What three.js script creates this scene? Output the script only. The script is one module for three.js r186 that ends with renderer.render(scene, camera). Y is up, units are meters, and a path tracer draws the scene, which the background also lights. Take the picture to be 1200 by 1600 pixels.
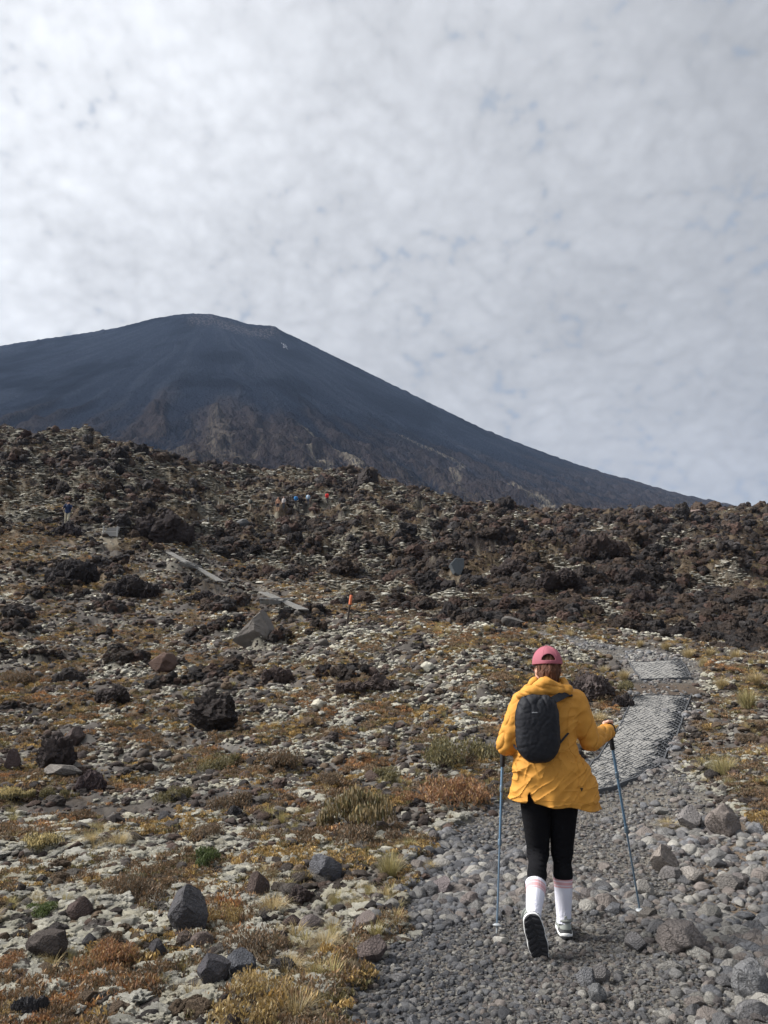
import * as THREE from 'three';
import { mergeGeometries, mergeVertices, toCreasedNormals } from 'three/addons/utils/BufferGeometryUtils.js';
import { createNoise2D, createNoise3D } from 'simplex-noise';

// ---------------------------------------------------------------- camera, exposure, sky, sun
const scene = new THREE.Scene();
const F = 1208, PITCH = Math.atan(245 / 1208), CP = Math.cos(PITCH), SP = Math.sin(PITCH), EYE = 1.55;
const camera = new THREE.PerspectiveCamera(2 * Math.atan(800 / F) * 180 / Math.PI, 0.75, 0.1, 20000);
camera.position.set(0, EYE, 0);
camera.rotation.set(PITCH, 0, 0);
const renderer = new THREE.WebGLRenderer({ antialias: true });
renderer.toneMapping = THREE.LinearToneMapping;
renderer.toneMappingExposure = 4.9;
renderer.shadowMap.enabled = true;
renderer.setSize(768, 1024);

const SUN_AZ = -86 * Math.PI / 180, SUN_EL = 42 * Math.PI / 180;
const sunDir = new THREE.Vector3(Math.sin(SUN_AZ) * Math.cos(SUN_EL), Math.sin(SUN_EL), -Math.cos(SUN_AZ) * Math.cos(SUN_EL));
const sun = new THREE.DirectionalLight(new THREE.Color(1, 0.965, 0.92), 1.5);
sun.position.copy(sunDir).multiplyScalar(200).add(new THREE.Vector3(0, 0, -40));
sun.target.position.set(0, 0, -40);
sun.castShadow = true; sun.shadow.radius = 55; sun.shadow.mapSize.set(4096, 4096);
Object.assign(sun.shadow.camera, { left: -120, right: 120, top: 120, bottom: -120, near: 1, far: 500 });
scene.add(sun, sun.target);
scene.fog = new THREE.FogExp2(new THREE.Color(0.5, 0.67, 1.0), 0.00007);

// ---------------------------------------------------------------- random numbers and noise
function rng(seed) {
  let a = seed >>> 0;
  return () => { a = (a + 0x6d2b79f5) | 0; let t = Math.imul(a ^ (a >>> 15), 1 | a); t = (t + Math.imul(t ^ (t >>> 7), 61 | t)) ^ t; return ((t ^ (t >>> 14)) >>> 0) / 4294967296; };
}
const R = rng(7);
const n2 = createNoise2D(rng(11)), n3 = createNoise3D(rng(12));
const clamp = (x, a = 0, b = 1) => Math.min(b, Math.max(a, x));
const lerp = (a, b, t) => a + (b - a) * t;
const sstep = (a, b, x) => { const t = clamp((x - a) / (b - a)); return t * t * (3 - 2 * t); };
function fbm2(x, y, o = 4) { let s = 0, a = 0.5; for (let i = 0; i < o; i++) { s += a * n2(x, y); x = x * 2.03 + 17.1; y = y * 2.03 - 9.7; a *= 0.5; } return s; }
function ridge2(x, y, o = 3) { let s = 0, a = 0.5; for (let i = 0; i < o; i++) { s += a * (1 - 2 * Math.abs(n2(x, y))); x = x * 2.1 + 5.3; y = y * 2.1 - 3.1; a *= 0.5; } return s; }
function fbm3(x, y, z, o = 3) { let s = 0, a = 0.5; for (let i = 0; i < o; i++) { s += a * n3(x, y, z); x = x * 2.03 + 7.7; y = y * 2.03 - 1.3; z = z * 2.03 + 3.9; a *= 0.5; } return s; }

// the sky: a thin mottled sheet of cloud with small gaps, brighter round the veiled sun
{
  const W = 2048, H = 1024, data = new Float32Array(W * H * 4);
  for (let r = 0; r < H; r++) {
    const el = ((r + 0.5) / H - 0.5) * Math.PI, y = Math.sin(el);
    for (let c = 0; c < W; c++) {
      const ro = ((c + 0.5) / W - 0.5) * 2 * Math.PI, x = Math.cos(ro) * Math.cos(el), z = Math.sin(ro) * Math.cos(el);
      const o = (r * W + c) * 4;
      const up = Math.max(y, 0.0), k = 1 / (up + 0.42);
      const px = x * k, pz = z * k;
      const cosS = x * sunDir.x + y * sunDir.y + z * sunDir.z;
      const big = fbm2(px * 1.7 + 3, pz * 1.7, 3);
      const mid = fbm2(px * 4.2 + 8, pz * 4.2, 3);
      let puff = 0, fa = 0.5; for (let i = 0, qx = px * 11, qz = pz * 11; i < 5; i++) { puff += fa * (Math.abs(n2(qx + i * 7.3, qz)) * 2 - 0.75); qx *= 2.1; qz *= 2.1; fa *= 0.55; }
      const mott = puff, fine = fbm2(px * 30, pz * 30, 4);
      const ang = Math.acos(clamp(cosS, -1, 1));
      const glow = Math.exp(-ang * ang / 1.1);
      const horizon = Math.exp(-up * 3.2);
      let L = 0.060 + 0.225 * glow + 0.053 * horizon;
      L *= 1 + 0.15 * big + 0.12 * mid + 0.13 * mott + 0.085 * fine;
      // gaps: blue grey air behind the sheet, rarer towards the sun
      const open = sstep(0.26, 0.75, -mott * 0.75 - fine * 0.6 - mid * 0.75 - 0.02 - glow * 0.6);
      const airB = [0.060, 0.082, 0.115];
      const tint = [0.95, 0.99, 1.065];
      const warm = glow * 0.5;
      for (let i = 0; i < 3; i++) data[o + i] = lerp(L * lerp(tint[i], [0.985, 1.0, 1.02][i], warm + 0.2), airB[i], open * 0.42);
      data[o + 3] = 1;
    }
  }
  const sky = new THREE.DataTexture(data, W, H, THREE.RGBAFormat, THREE.FloatType);
  sky.mapping = THREE.EquirectangularReflectionMapping; sky.magFilter = THREE.LinearFilter; sky.minFilter = THREE.LinearFilter; sky.needsUpdate = true;
  scene.background = sky; scene.environment = sky;
}

// ---------------------------------------------------------------- naming helpers
const taken = new Map();
function numbered(name) { const n = taken.get(name) ?? 0; taken.set(name, n + 1); return n ? `${name}_${String(n).padStart(3, '0')}` : name; }
function tag(o, label, category, group) { o.userData.label = label; if (category) o.userData.category = category; if (group) o.userData.group = group; return o; }
function thing(name, label, category, pos, group, turn = 0) {
  const o = new THREE.Group(); o.name = numbered(name); o.position.set(...pos); o.rotation.y = turn; scene.add(o);
  return tag(o, label, category, group);
}
function mesh(name, geo, mat, parent) { const m = new THREE.Mesh(geo, mat); m.name = name; m.castShadow = m.receiveShadow = true; if (parent) parent.add(m); return m; }
const std = (rgb, roughness = 0.9, more = {}) => new THREE.MeshPhysicalMaterial({ specularIntensity: roughness > 0.65 ? 0.4 : 1, color: new THREE.Color(...rgb), roughness, ...more });

// ---------------------------------------------------------------- textures for fine relief
function bumpTex(size, fn, seed) {
  const d = new Uint8Array(size * size * 4);
  for (let y = 0; y < size; y++) for (let x = 0; x < size; x++) {
    // tileable: sample a torus-like blend of four shifted copies
    const u = x / size, v = y / size;
    const a = fn(u, v), b = fn(u - 1, v), c = fn(u, v - 1), e = fn(u - 1, v - 1);
    const h = lerp(lerp(a, b, u), lerp(c, e, u), v);
    const q = clamp(h * 0.5 + 0.5) * 255, o = (y * size + x) * 4;
    d[o] = d[o + 1] = d[o + 2] = q; d[o + 3] = 255;
  }
  const t = new THREE.DataTexture(d, size, size); t.wrapS = t.wrapT = THREE.RepeatWrapping; t.magFilter = THREE.LinearFilter; t.needsUpdate = true;
  return t;
}
const rockBump = bumpTex(512, (u, v) => 1.1 * fbm2(u * 9, v * 9, 6) + 0.35 * ridge2(u * 23 + 4, v * 23, 3));
const gritBump = bumpTex(512, (u, v) => { let s = 0; s += 0.8 * fbm2(u * 22, v * 22, 4); s += 0.5 * (0.5 - Math.abs(n2(u * 60, v * 60))) + 0.3 * n2(u * 130, v * 130); return s; });
const clothBump = bumpTex(256, (u, v) => 0.5 * Math.sin(u * 2 * Math.PI * 64) * Math.sin(v * 2 * Math.PI * 64) + 0.4 * fbm2(u * 12, v * 12, 4));

// ---------------------------------------------------------------- the lie of the land
// b = tangent above the lens axis; heights and distances of the ground along eleven directions
const bOf = (v) => (800 - v) / F;
const tanE = (v) => { const b = bOf(v); return (b * CP + SP) / (CP - b * SP); };
const zfOfTan = (t) => { const b = (t * CP - SP) / (CP + t * SP); return CP - b * SP; };
const PROFILE = [
  [-320, [[3.83, 1600], [5, 1463], [7.4, 1300], [9.5, 1245], [13, 1165], [20, 1075], [30, 985], [42, 885], [55, 815], [80, 735], [108, 668], [125, 672], [175, 730]]],
  [0, [[3.83, 1600], [5, 1463], [7.5, 1300], [9.5, 1250], [13, 1170], [20, 1080], [30, 990], [42, 893], [54, 828], [80, 745], [110, 680], [130, 694], [175, 760]]],
  [150, [[3.83, 1600], [5, 1463], [7.5, 1300], [9.5, 1250], [13, 1170], [20, 1080], [30, 995], [42, 905], [54, 835], [80, 752], [108, 684], [125, 697], [175, 770]]],
  [250, [[3.83, 1600], [5, 1463], [7.5, 1300], [9.5, 1248], [13, 1168], [20, 1075], [30, 1000], [42, 912], [54, 852], [80, 780], [110, 718], [130, 728], [175, 790]]],
  [400, [[3.83, 1600], [5, 1463], [7.6, 1297], [9.5, 1240], [13, 1160], [20, 1063], [27, 1000], [32, 976], [42, 935], [60, 875], [85, 815], [105, 774], [125, 744], [145, 742], [175, 800]]],
  [560, [[3.83, 1600], [5, 1463], [7.6, 1297], [9.5, 1240], [13, 1150], [18, 1070], [23, 1000], [26.5, 977], [32, 969], [45, 918], [62, 865], [85, 810], [105, 777], [130, 747], [150, 752], [175, 805]]],
  [750, [[3.83, 1600], [5, 1463], [7.7, 1290], [9.5, 1230], [13, 1130], [17, 1050], [20, 1005], [22.5, 984], [27, 979], [33, 960], [50, 895], [70, 848], [95, 812], [122, 796], [140, 806], [175, 840]]],
  [850, [[3.83, 1600], [5, 1463], [7.8, 1285], [9.5, 1225], [12.5, 1155], [15.5, 1100], [18, 1050], [20.5, 1017], [23, 1000], [26, 988], [33, 955], [50, 892], [70, 850], [95, 818], [122, 804], [140, 812], [175, 845]]],
  [950, [[3.83, 1600], [5, 1463], [7.9, 1282], [9.5, 1222], [12.5, 1152], [15.5, 1093], [17, 1066], [19.5, 1040], [22, 1018], [25, 1003], [28, 990], [33, 960], [50, 894], [70, 852], [95, 820], [122, 806], [140, 816], [175, 845]]],
  [1050, [[3.83, 1600], [5, 1463], [7.9, 1282], [9.5, 1222], [12.5, 1150], [15.5, 1092], [17, 1066], [19.5, 1038], [22.5, 1022], [26, 1010], [30, 990], [38, 945], [55, 887], [75, 849], [98, 818], [120, 804], [140, 812], [175, 845]]],
  [1200, [[3.83, 1600], [5, 1463], [7.9, 1282], [9.5, 1222], [13, 1145], [17, 1075], [20, 1045], [24, 1025], [28, 1005], [34, 970], [45, 925], [60, 880], [80, 842], [100, 816], [118, 798], [140, 808], [175, 840]]],
  [1550, [[3.83, 1600], [5, 1463], [7.9, 1282], [9.5, 1220], [13, 1140], [17, 1065], [20, 1035], [24, 1015], [28, 990], [34, 955], [45, 912], [60, 868], [80, 832], [100, 808], [118, 790], [140, 800], [175, 835]]],
].map(([u, list]) => {
  const p = [[0.3, -0.06], [2.2, -0.02], ...list.map(([D, v]) => [D, EYE + D * tanE(v)])];
  const xs = p.map((q) => Math.log(q[0])), ys = p.map((q) => q[1]), n = p.length, d = [], m = new Array(n);
  for (let i = 0; i < n - 1; i++) d.push((ys[i + 1] - ys[i]) / (xs[i + 1] - xs[i]));
  m[0] = d[0]; m[n - 1] = d[n - 2];
  for (let i = 1; i < n - 1; i++) m[i] = d[i - 1] * d[i] <= 0 ? 0 : (2 * d[i - 1] * d[i]) / (d[i - 1] + d[i]);
  return { u, xs, ys, m };
});
function column(c, lx) {
  const { xs, ys, m } = c; let i = 0; const n = xs.length;
  if (lx <= xs[0]) return ys[0]; if (lx >= xs[n - 1]) return ys[n - 1] + m[n - 1] * (lx - xs[n - 1]);
  while (lx > xs[i + 1]) i++;
  const h = xs[i + 1] - xs[i], t = (lx - xs[i]) / h, t2 = t * t, t3 = t2 * t;
  return ys[i] * (2 * t3 - 3 * t2 + 1) + m[i] * h * (t3 - 2 * t2 + t) + ys[i + 1] * (-2 * t3 + 3 * t2) + m[i + 1] * h * (t3 - t2);
}
function profileAt(u, lx) {
  const P = PROFILE; u = clamp(u, P[0].u, P[P.length - 1].u - 1e-6);
  let i = 0; while (u >= P[i + 1].u) i++;
  const t = sstep(0, 1, (u - P[i].u) / (P[i + 1].u - P[i].u)) * 0.5 + 0.5 * (u - P[i].u) / (P[i + 1].u - P[i].u);
  return lerp(column(P[i], lx), column(P[i + 1], lx), t);
}
const GT = 260, GD = 420, T0 = -0.95, T1 = 0.95, LD0 = Math.log(0.4), LD1 = Math.log(178), baked = new Float32Array(GT * GD);
for (let j = 0; j < GD; j++) {
  const lx = lerp(LD0, LD1, j / (GD - 1)), D = Math.exp(lx); let y = 0;
  for (let i = 0; i < GT; i++) {
    const t = lerp(T0, T1, i / (GT - 1));
    for (let k = 0; k < 3; k++) y = profileAt(600 + F * t * zfOfTan((y - EYE) / D), lx);
    baked[j * GT + i] = y;
  }
}
function base(x, D) {
  D = Math.max(D, 0.41);
  const a = clamp((x / D - T0) / (T1 - T0)) * (GT - 1.001), b = clamp((Math.log(D) - LD0) / (LD1 - LD0)) * (GD - 1.001);
  const i = Math.floor(a), j = Math.floor(b), p = a - i, q = b - j, o = j * GT + i;
  return lerp(lerp(baked[o], baked[o + 1], p), lerp(baked[o + GT], baked[o + GT + 1], p), q);
}
// the x of picture column u on the ground at distance D
function xAt(u, D) { let x = (u - 600) / F * D; for (let k = 0; k < 2; k++) x = (u - 600) / F / 1 * D / zfOfTan((base(x, D) - EYE) / D); return x; }
const uOf = (x, y, D) => 600 + F * x / D * zfOfTan((y - EYE) / D);
const vOf = (y, D) => { const t = (y - EYE) / D; return 800 - F * (t * CP - SP) / (CP + t * SP); };

// the path: left and right edge at each distance
const PATH = [[0.4, 600, 600], [2, 380, 1500], [3.83, 545, 1340], [4.5, 590, 1300], [5.5, 630, 1290], [6.5, 655, 1250], [7.5, 700, 1200], [8.5, 770, 1140], [9.5, 870, 1075], [11, 925, 1055], [12.5, 955, 1068], [15.5, 978, 1092], [17, 975, 1098], [19.5, 972, 1098], [21, 940, 1085], [22.5, 885, 1040], [24, 835, 965], [25.5, 790, 880], [27.5, 740, 800], [29, 730, 735]]
  .map(([D, a, b]) => [D, D < 1 ? -2 : xAt(a, D), D < 1 ? 2 : xAt(b, D)]);
function pathMask(x, D) {     // 1 well inside, 0 at and beyond the edge
  if (D > 29) return 0; let i = 0; while (i < PATH.length - 2 && D > PATH[i + 1][0]) i++;
  const t = clamp((D - PATH[i][0]) / (PATH[i + 1][0] - PATH[i][0])), l = lerp(PATH[i][1], PATH[i + 1][1], t), r = lerp(PATH[i][2], PATH[i + 1][2], t);
  const w = 0.10 + 0.012 * D, n = (D < 10 ? 0.22 : 0.1) * fbm2(x * 1.6, D * 1.6, 3);
  return clamp(Math.min(x - l + n, r - x + n) / w + 0.5);
}
// how far into the rough lava a place is, 0 .. 1
function lavaMask(x, D) {
  const y = base(x, D), u = uOf(x, y, D), n = 5 * fbm2(x * 0.09 + 4, D * 0.09, 3);
  const edge = u < 380 ? 56 : u < 520 ? lerp(56, 42, (u - 380) / 140) : u < 700 ? lerp(42, 29.5, (u - 520) / 180) : u > 1080 ? 27 : 29;
  const w = u < 380 ? 16 : u < 700 ? lerp(16, 3, (u - 380) / 320) : 2.5, p = w * 1.3 * fbm2(x * 0.16, D * 0.16, 3);
  return sstep(edge - w, edge + w, D + n + p);
}
// bare brown soil along the right side of the path
const dirtMask = (x, D) => { const u = uOf(x, base(x, D), D); return sstep(1030, 1130, u + 90 * fbm2(x * 1.1, D * 1.1, 3)) * sstep(4.7, 5.3, D) * (1 - sstep(7.6, 8.4, D)); };
function soilMask(x, D) {   // a strip of bare dark soil that crosses the left foreground
  const u = uOf(x, base(x, D), D), n = 0.5 * fbm2(x * 0.8, D * 0.8, 3);
  return (1 - sstep(300, 520, u + 60 * n)) * sstep(8.05, 8.35, D + n * 0.6) * (1 - sstep(9.15, 9.6, D + n));
}
// knots of bare dark rock that break through the heath
const outcrop = (x, D) => { const u = uOf(x, base(x, D), D); return sstep(0.31, 0.47, fbm2(x * 0.2 - 13, D * 0.24 + 5, 3) - 0.10 * sstep(30, 12, D) + 0.06 * sstep(500, 250, u) * sstep(22, 40, D)) * sstep(13, 18, D) * (1 - sstep(430, 620, u)); };
// broad beds of dark clinker in the lava; between them lichen, moss and low scrub
const bed = (x, D) => { const u = uOf(x, base(x, D), D); return sstep(-0.12, 0.14, fbm2(x * 0.05 + 33, D * 0.075 + 8, 4) + lerp(-0.04, 0.24, sstep(420, 800, u)) + 0.25 * n2(x * 0.5, D * 0.5) * 0.4); };
const lichenField = (x, D) => { const s = D < 16 ? 1 : D < 40 ? 0.55 : 0.22; return fbm2(x * 0.75 * s + 2.1, D * 0.75 * s * 0.9, 4); };
const heathField = (x, D) => { const s = D < 16 ? 1 : D < 40 ? 0.5 : 0.2; return fbm2(x * 0.6 * s - 31, D * 0.6 * s + 12, 4); };
function bumps(x, D) {
  const pm = pathMask(x, D), lm = lavaMask(x, D), far = sstep(6, 14, D);
  let h = 0;
  const soft = (0.05 + 0.2 * far) * fbm2(x * 0.35, D * 0.35, 2) + (0.05 + 0.13 * far) * fbm2(x * 1.1 + 9, D * 1.1, 3) + 0.03 * fbm2(x * 4.5, D * 4.5, 2);
  if (lm > 0) h += lm * (2.0 * fbm2(x * 0.085, D * 0.085, 2) + 1.1 * ridge2(x * 0.13, D * 0.13, 2) + 0.75 * fbm2(x * 0.4 + 3, D * 0.4, 3) + 0.3 * ridge2(x * 0.9, D * 0.9, 2) - 0.3) * sstep(28, 60, D) * (D > 95 ? lerp(1, 0.75, (D - 95) / 60) : 1);
  h += soft * (1 - pm) * (1 - 0.4 * lm) + (1 - pm) * (1 - lm) * outcrop(x, D) * (0.25 + 0.25 * fbm2(x * 1.3, D * 1.3, 2));
  h += pm * (0.03 * fbm2(x * 0.9, D * 0.9, 2) + 0.012 * fbm2(x * 5, D * 5, 2));
  h += (1 - pm) * 0.04 * sstep(0.2, 0.6, 1 - Math.abs(pm - 0.3) * 2) * (D < 12 ? 1 : 0.3);
  return h * sstep(0.5, 3, D);
}
const ground = (x, D) => base(x, D) + bumps(x, D);
// the ground point seen at picture point (u, v)
function hit(u, v, from = 2.5) {
  const te = tanE(v); let D = from, last = D;
  for (; D < 176; D *= 1.006) {
    const zf = CP - bOf(v) * SP, x = (u - 600) / F / zf * D;
    if (EYE + D * te < ground(x, D)) {
      for (let k = 0; k < 12; k++) { const m = (last + D) / 2; if (EYE + m * te < ground((u - 600) / F / zf * m, m)) D = m; else last = m; }
      const xx = (u - 600) / F / zf * D; return { x: xx, y: ground(xx, D), z: -D, D };
    }
    last = D;
  }
  D = 120; const x = (u - 600) / F / (CP - bOf(v) * SP) * D; return { x, y: ground(x, D), z: -D, D };
}
const pxSize = (D) => D / F;   // metres per picture pixel, roughly

// ---------------------------------------------------------------- ground meshes: path, heath slope and lava field share one grid of points
const groundMat = new THREE.MeshPhysicalMaterial({ specularIntensity: 0.25, vertexColors: true, roughness: 0.96, bumpMap: gritBump, bumpScale: 0.02 });
const pathMat = new THREE.MeshPhysicalMaterial({ specularIntensity: 0.25, vertexColors: true, roughness: 0.95, bumpMap: gritBump, bumpScale: 0.014 });
const lavaMat = new THREE.MeshPhysicalMaterial({ specularIntensity: 0.25, vertexColors: true, roughness: 0.97, bumpMap: rockBump, bumpScale: 0.25 });
let pathMesh, slopeMesh, lavaMesh;
{
  const NC = 640, NR = 560, pos = new Float32Array(NC * NR * 3), col = new Float32Array(NC * NR * 3), uv = new Float32Array(NC * NR * 2), pmv = new Float32Array(NC * NR), lmv = new Float32Array(NC * NR);
  const D0 = Math.log(0.5), D1 = Math.log(176);
  for (let j = 0; j < NR; j++) {
    const f = j / (NR - 1), D = Math.exp(lerp(D0, D1, Math.pow(f, 0.8)));
    for (let i = 0; i < NC; i++) {
      const s = (i / (NC - 1)) * 2 - 1, t = (0.57 * s + 0.36 * Math.sign(s) * Math.pow(Math.abs(s), 9)), k = j * NC + i;
      const x = t * D + Math.sign(s) * Math.pow(Math.abs(s), 9) * 6, y = ground(x, D);
      pos.set([x, y, -D], k * 3); uv.set([x * 0.5, D * 0.5], k * 2);
      const pm = pathMask(x, D), lm = lavaMask(x, D), n1 = fbm2(x * 2.1, D * 2.1, 4), n2_ = fbm2(x * 0.4 + 50, D * 0.4, 3), li = lichenField(x, D), he = heathField(x, D);
      pmv[k] = pm; lmv[k] = lm;
      let c = D < 14 ? [0.105, 0.097, 0.088] : [0.072, 0.064, 0.057];
      const mixc = (q, w) => { c = [lerp(c[0], q[0], w), lerp(c[1], q[1], w), lerp(c[2], q[2], w)]; };
      mixc([0.115, 0.082, 0.05], sstep(-0.1, 0.3, he + 0.5 * n1) * 0.8);
      mixc([0.24, 0.225, 0.175], sstep(0.1, 0.32, li + 0.5 * n1) * 0.5 * (1 - 0.5 * sstep(20, 40, D)));
      mixc([0.05, 0.044, 0.04], soilMask(x, D) * 0.9);
      if (lm > 0) { let s2 = c; c = [0.036, 0.029, 0.026]; { const bd = bed(x, D); mixc([0.10, 0.073, 0.046], sstep(-0.15, 0.25, he + 0.4 * n1 + 0.2 * (1 - bd)) * 0.85); mixc([0.185, 0.172, 0.135], (1 - 0.7 * sstep(550, 850, uOf(x, y, D))) * sstep(0.1, 0.4, li + 0.5 * n1 + 0.3 * (1 - bd)) * 0.75); }; const lc = c; c = s2; mixc(lc, lm); }
      if (pm > 0) { const fineDirt = sstep(0.0, 0.5, n2_ + 0.3 * n1 + 0.15); const p = [lerp(0.085, 0.125, fineDirt), lerp(0.08, 0.113, fineDirt), lerp(0.074, 0.096, fineDirt)]; mixc(p, sstep(0.2, 0.7, pm)); mixc([0.115, 0.085, 0.06], dirtMask(x, D) * 0.9); }
      if (D > 15 && D < 17.4 && pm > 0.3) mixc([0.075, 0.055, 0.04], 0.8 * sstep(15.2, 15.6, D) * (1 - sstep(16.6, 17.1, D)));
      const g = 1 + 0.28 * n1 + 0.12 * n2(x * 9, D * 9);
      col.set([c[0] * g, c[1] * g, c[2] * g], k * 3);
    }
  }
  const tris = { p: [], s: [], l: [] };
  for (let j = 0; j < NR - 1; j++) for (let i = 0; i < NC - 1; i++) {
    const a = j * NC + i, b = a + 1, c = a + NC, d = c + 1;
    const pm = (pmv[a] + pmv[b] + pmv[c] + pmv[d]) / 4, lm = (lmv[a] + lmv[b] + lmv[c] + lmv[d]) / 4;
    const list = pm > 0.5 ? tris.p : lm > 0.5 ? tris.l : tris.s;
    list.push(a, b, c, b, d, c);
  }
  const full = new THREE.BufferGeometry();
  full.setAttribute('position', new THREE.BufferAttribute(pos, 3)); full.setAttribute('color', new THREE.BufferAttribute(col, 3)); full.setAttribute('uv', new THREE.BufferAttribute(uv, 2));
  full.setIndex(new THREE.BufferAttribute(Uint32Array.from([...tris.p.slice(0, 3)]), 1));
  const all = new Uint32Array(tris.p.length + tris.s.length + tris.l.length); all.set(tris.p); all.set(tris.s, tris.p.length); all.set(tris.l, tris.p.length + tris.s.length);
  full.setIndex(new THREE.BufferAttribute(all, 1)); full.computeVertexNormals();
  const sub = (list) => {
    const map = new Int32Array(NC * NR).fill(-1), ids = []; const index = new Uint32Array(list.length);
    for (let i = 0; i < list.length; i++) { const v = list[i]; if (map[v] < 0) { map[v] = ids.length; ids.push(v); } index[i] = map[v]; }
    const g = new THREE.BufferGeometry();
    for (const [name, size] of [['position', 3], ['normal', 3], ['color', 3], ['uv', 2]]) {
      const src = full.attributes[name].array, dst = new Float32Array(ids.length * size);
      for (let i = 0; i < ids.length; i++) for (let c = 0; c < size; c++) dst[i * size + c] = src[ids[i] * size + c];
      g.setAttribute(name, new THREE.BufferAttribute(dst, size));
    }
    g.setIndex(new THREE.BufferAttribute(index, 1)); return g;
  };
  pathMesh = mesh('gravel_path', sub(tris.p), pathMat, scene); slopeMesh = mesh('heath_slope', sub(tris.s), groundMat, scene); lavaMesh = mesh('lava_field', sub(tris.l), lavaMat, scene);
  tag(pathMesh, 'grey gravel path strewn with loose stones, climbing away to the right'); pathMesh.userData.kind = 'structure';
  tag(slopeMesh, 'brown heath and pale lichen covered slope left of the gravel path'); slopeMesh.userData.kind = 'structure';
  tag(lavaMesh, 'dark rubbly lava field rising below the volcano'); lavaMesh.userData.kind = 'structure';
  const plain = mesh('plain', new THREE.CircleGeometry(9000, 96).rotateX(-Math.PI / 2).translate(0, -0.4, 0), std([0.07, 0.06, 0.05], 1), scene);
  plain.userData.kind = 'structure'; tag(plain, 'wide dark ground of the valley floor around the volcano');
}

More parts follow.
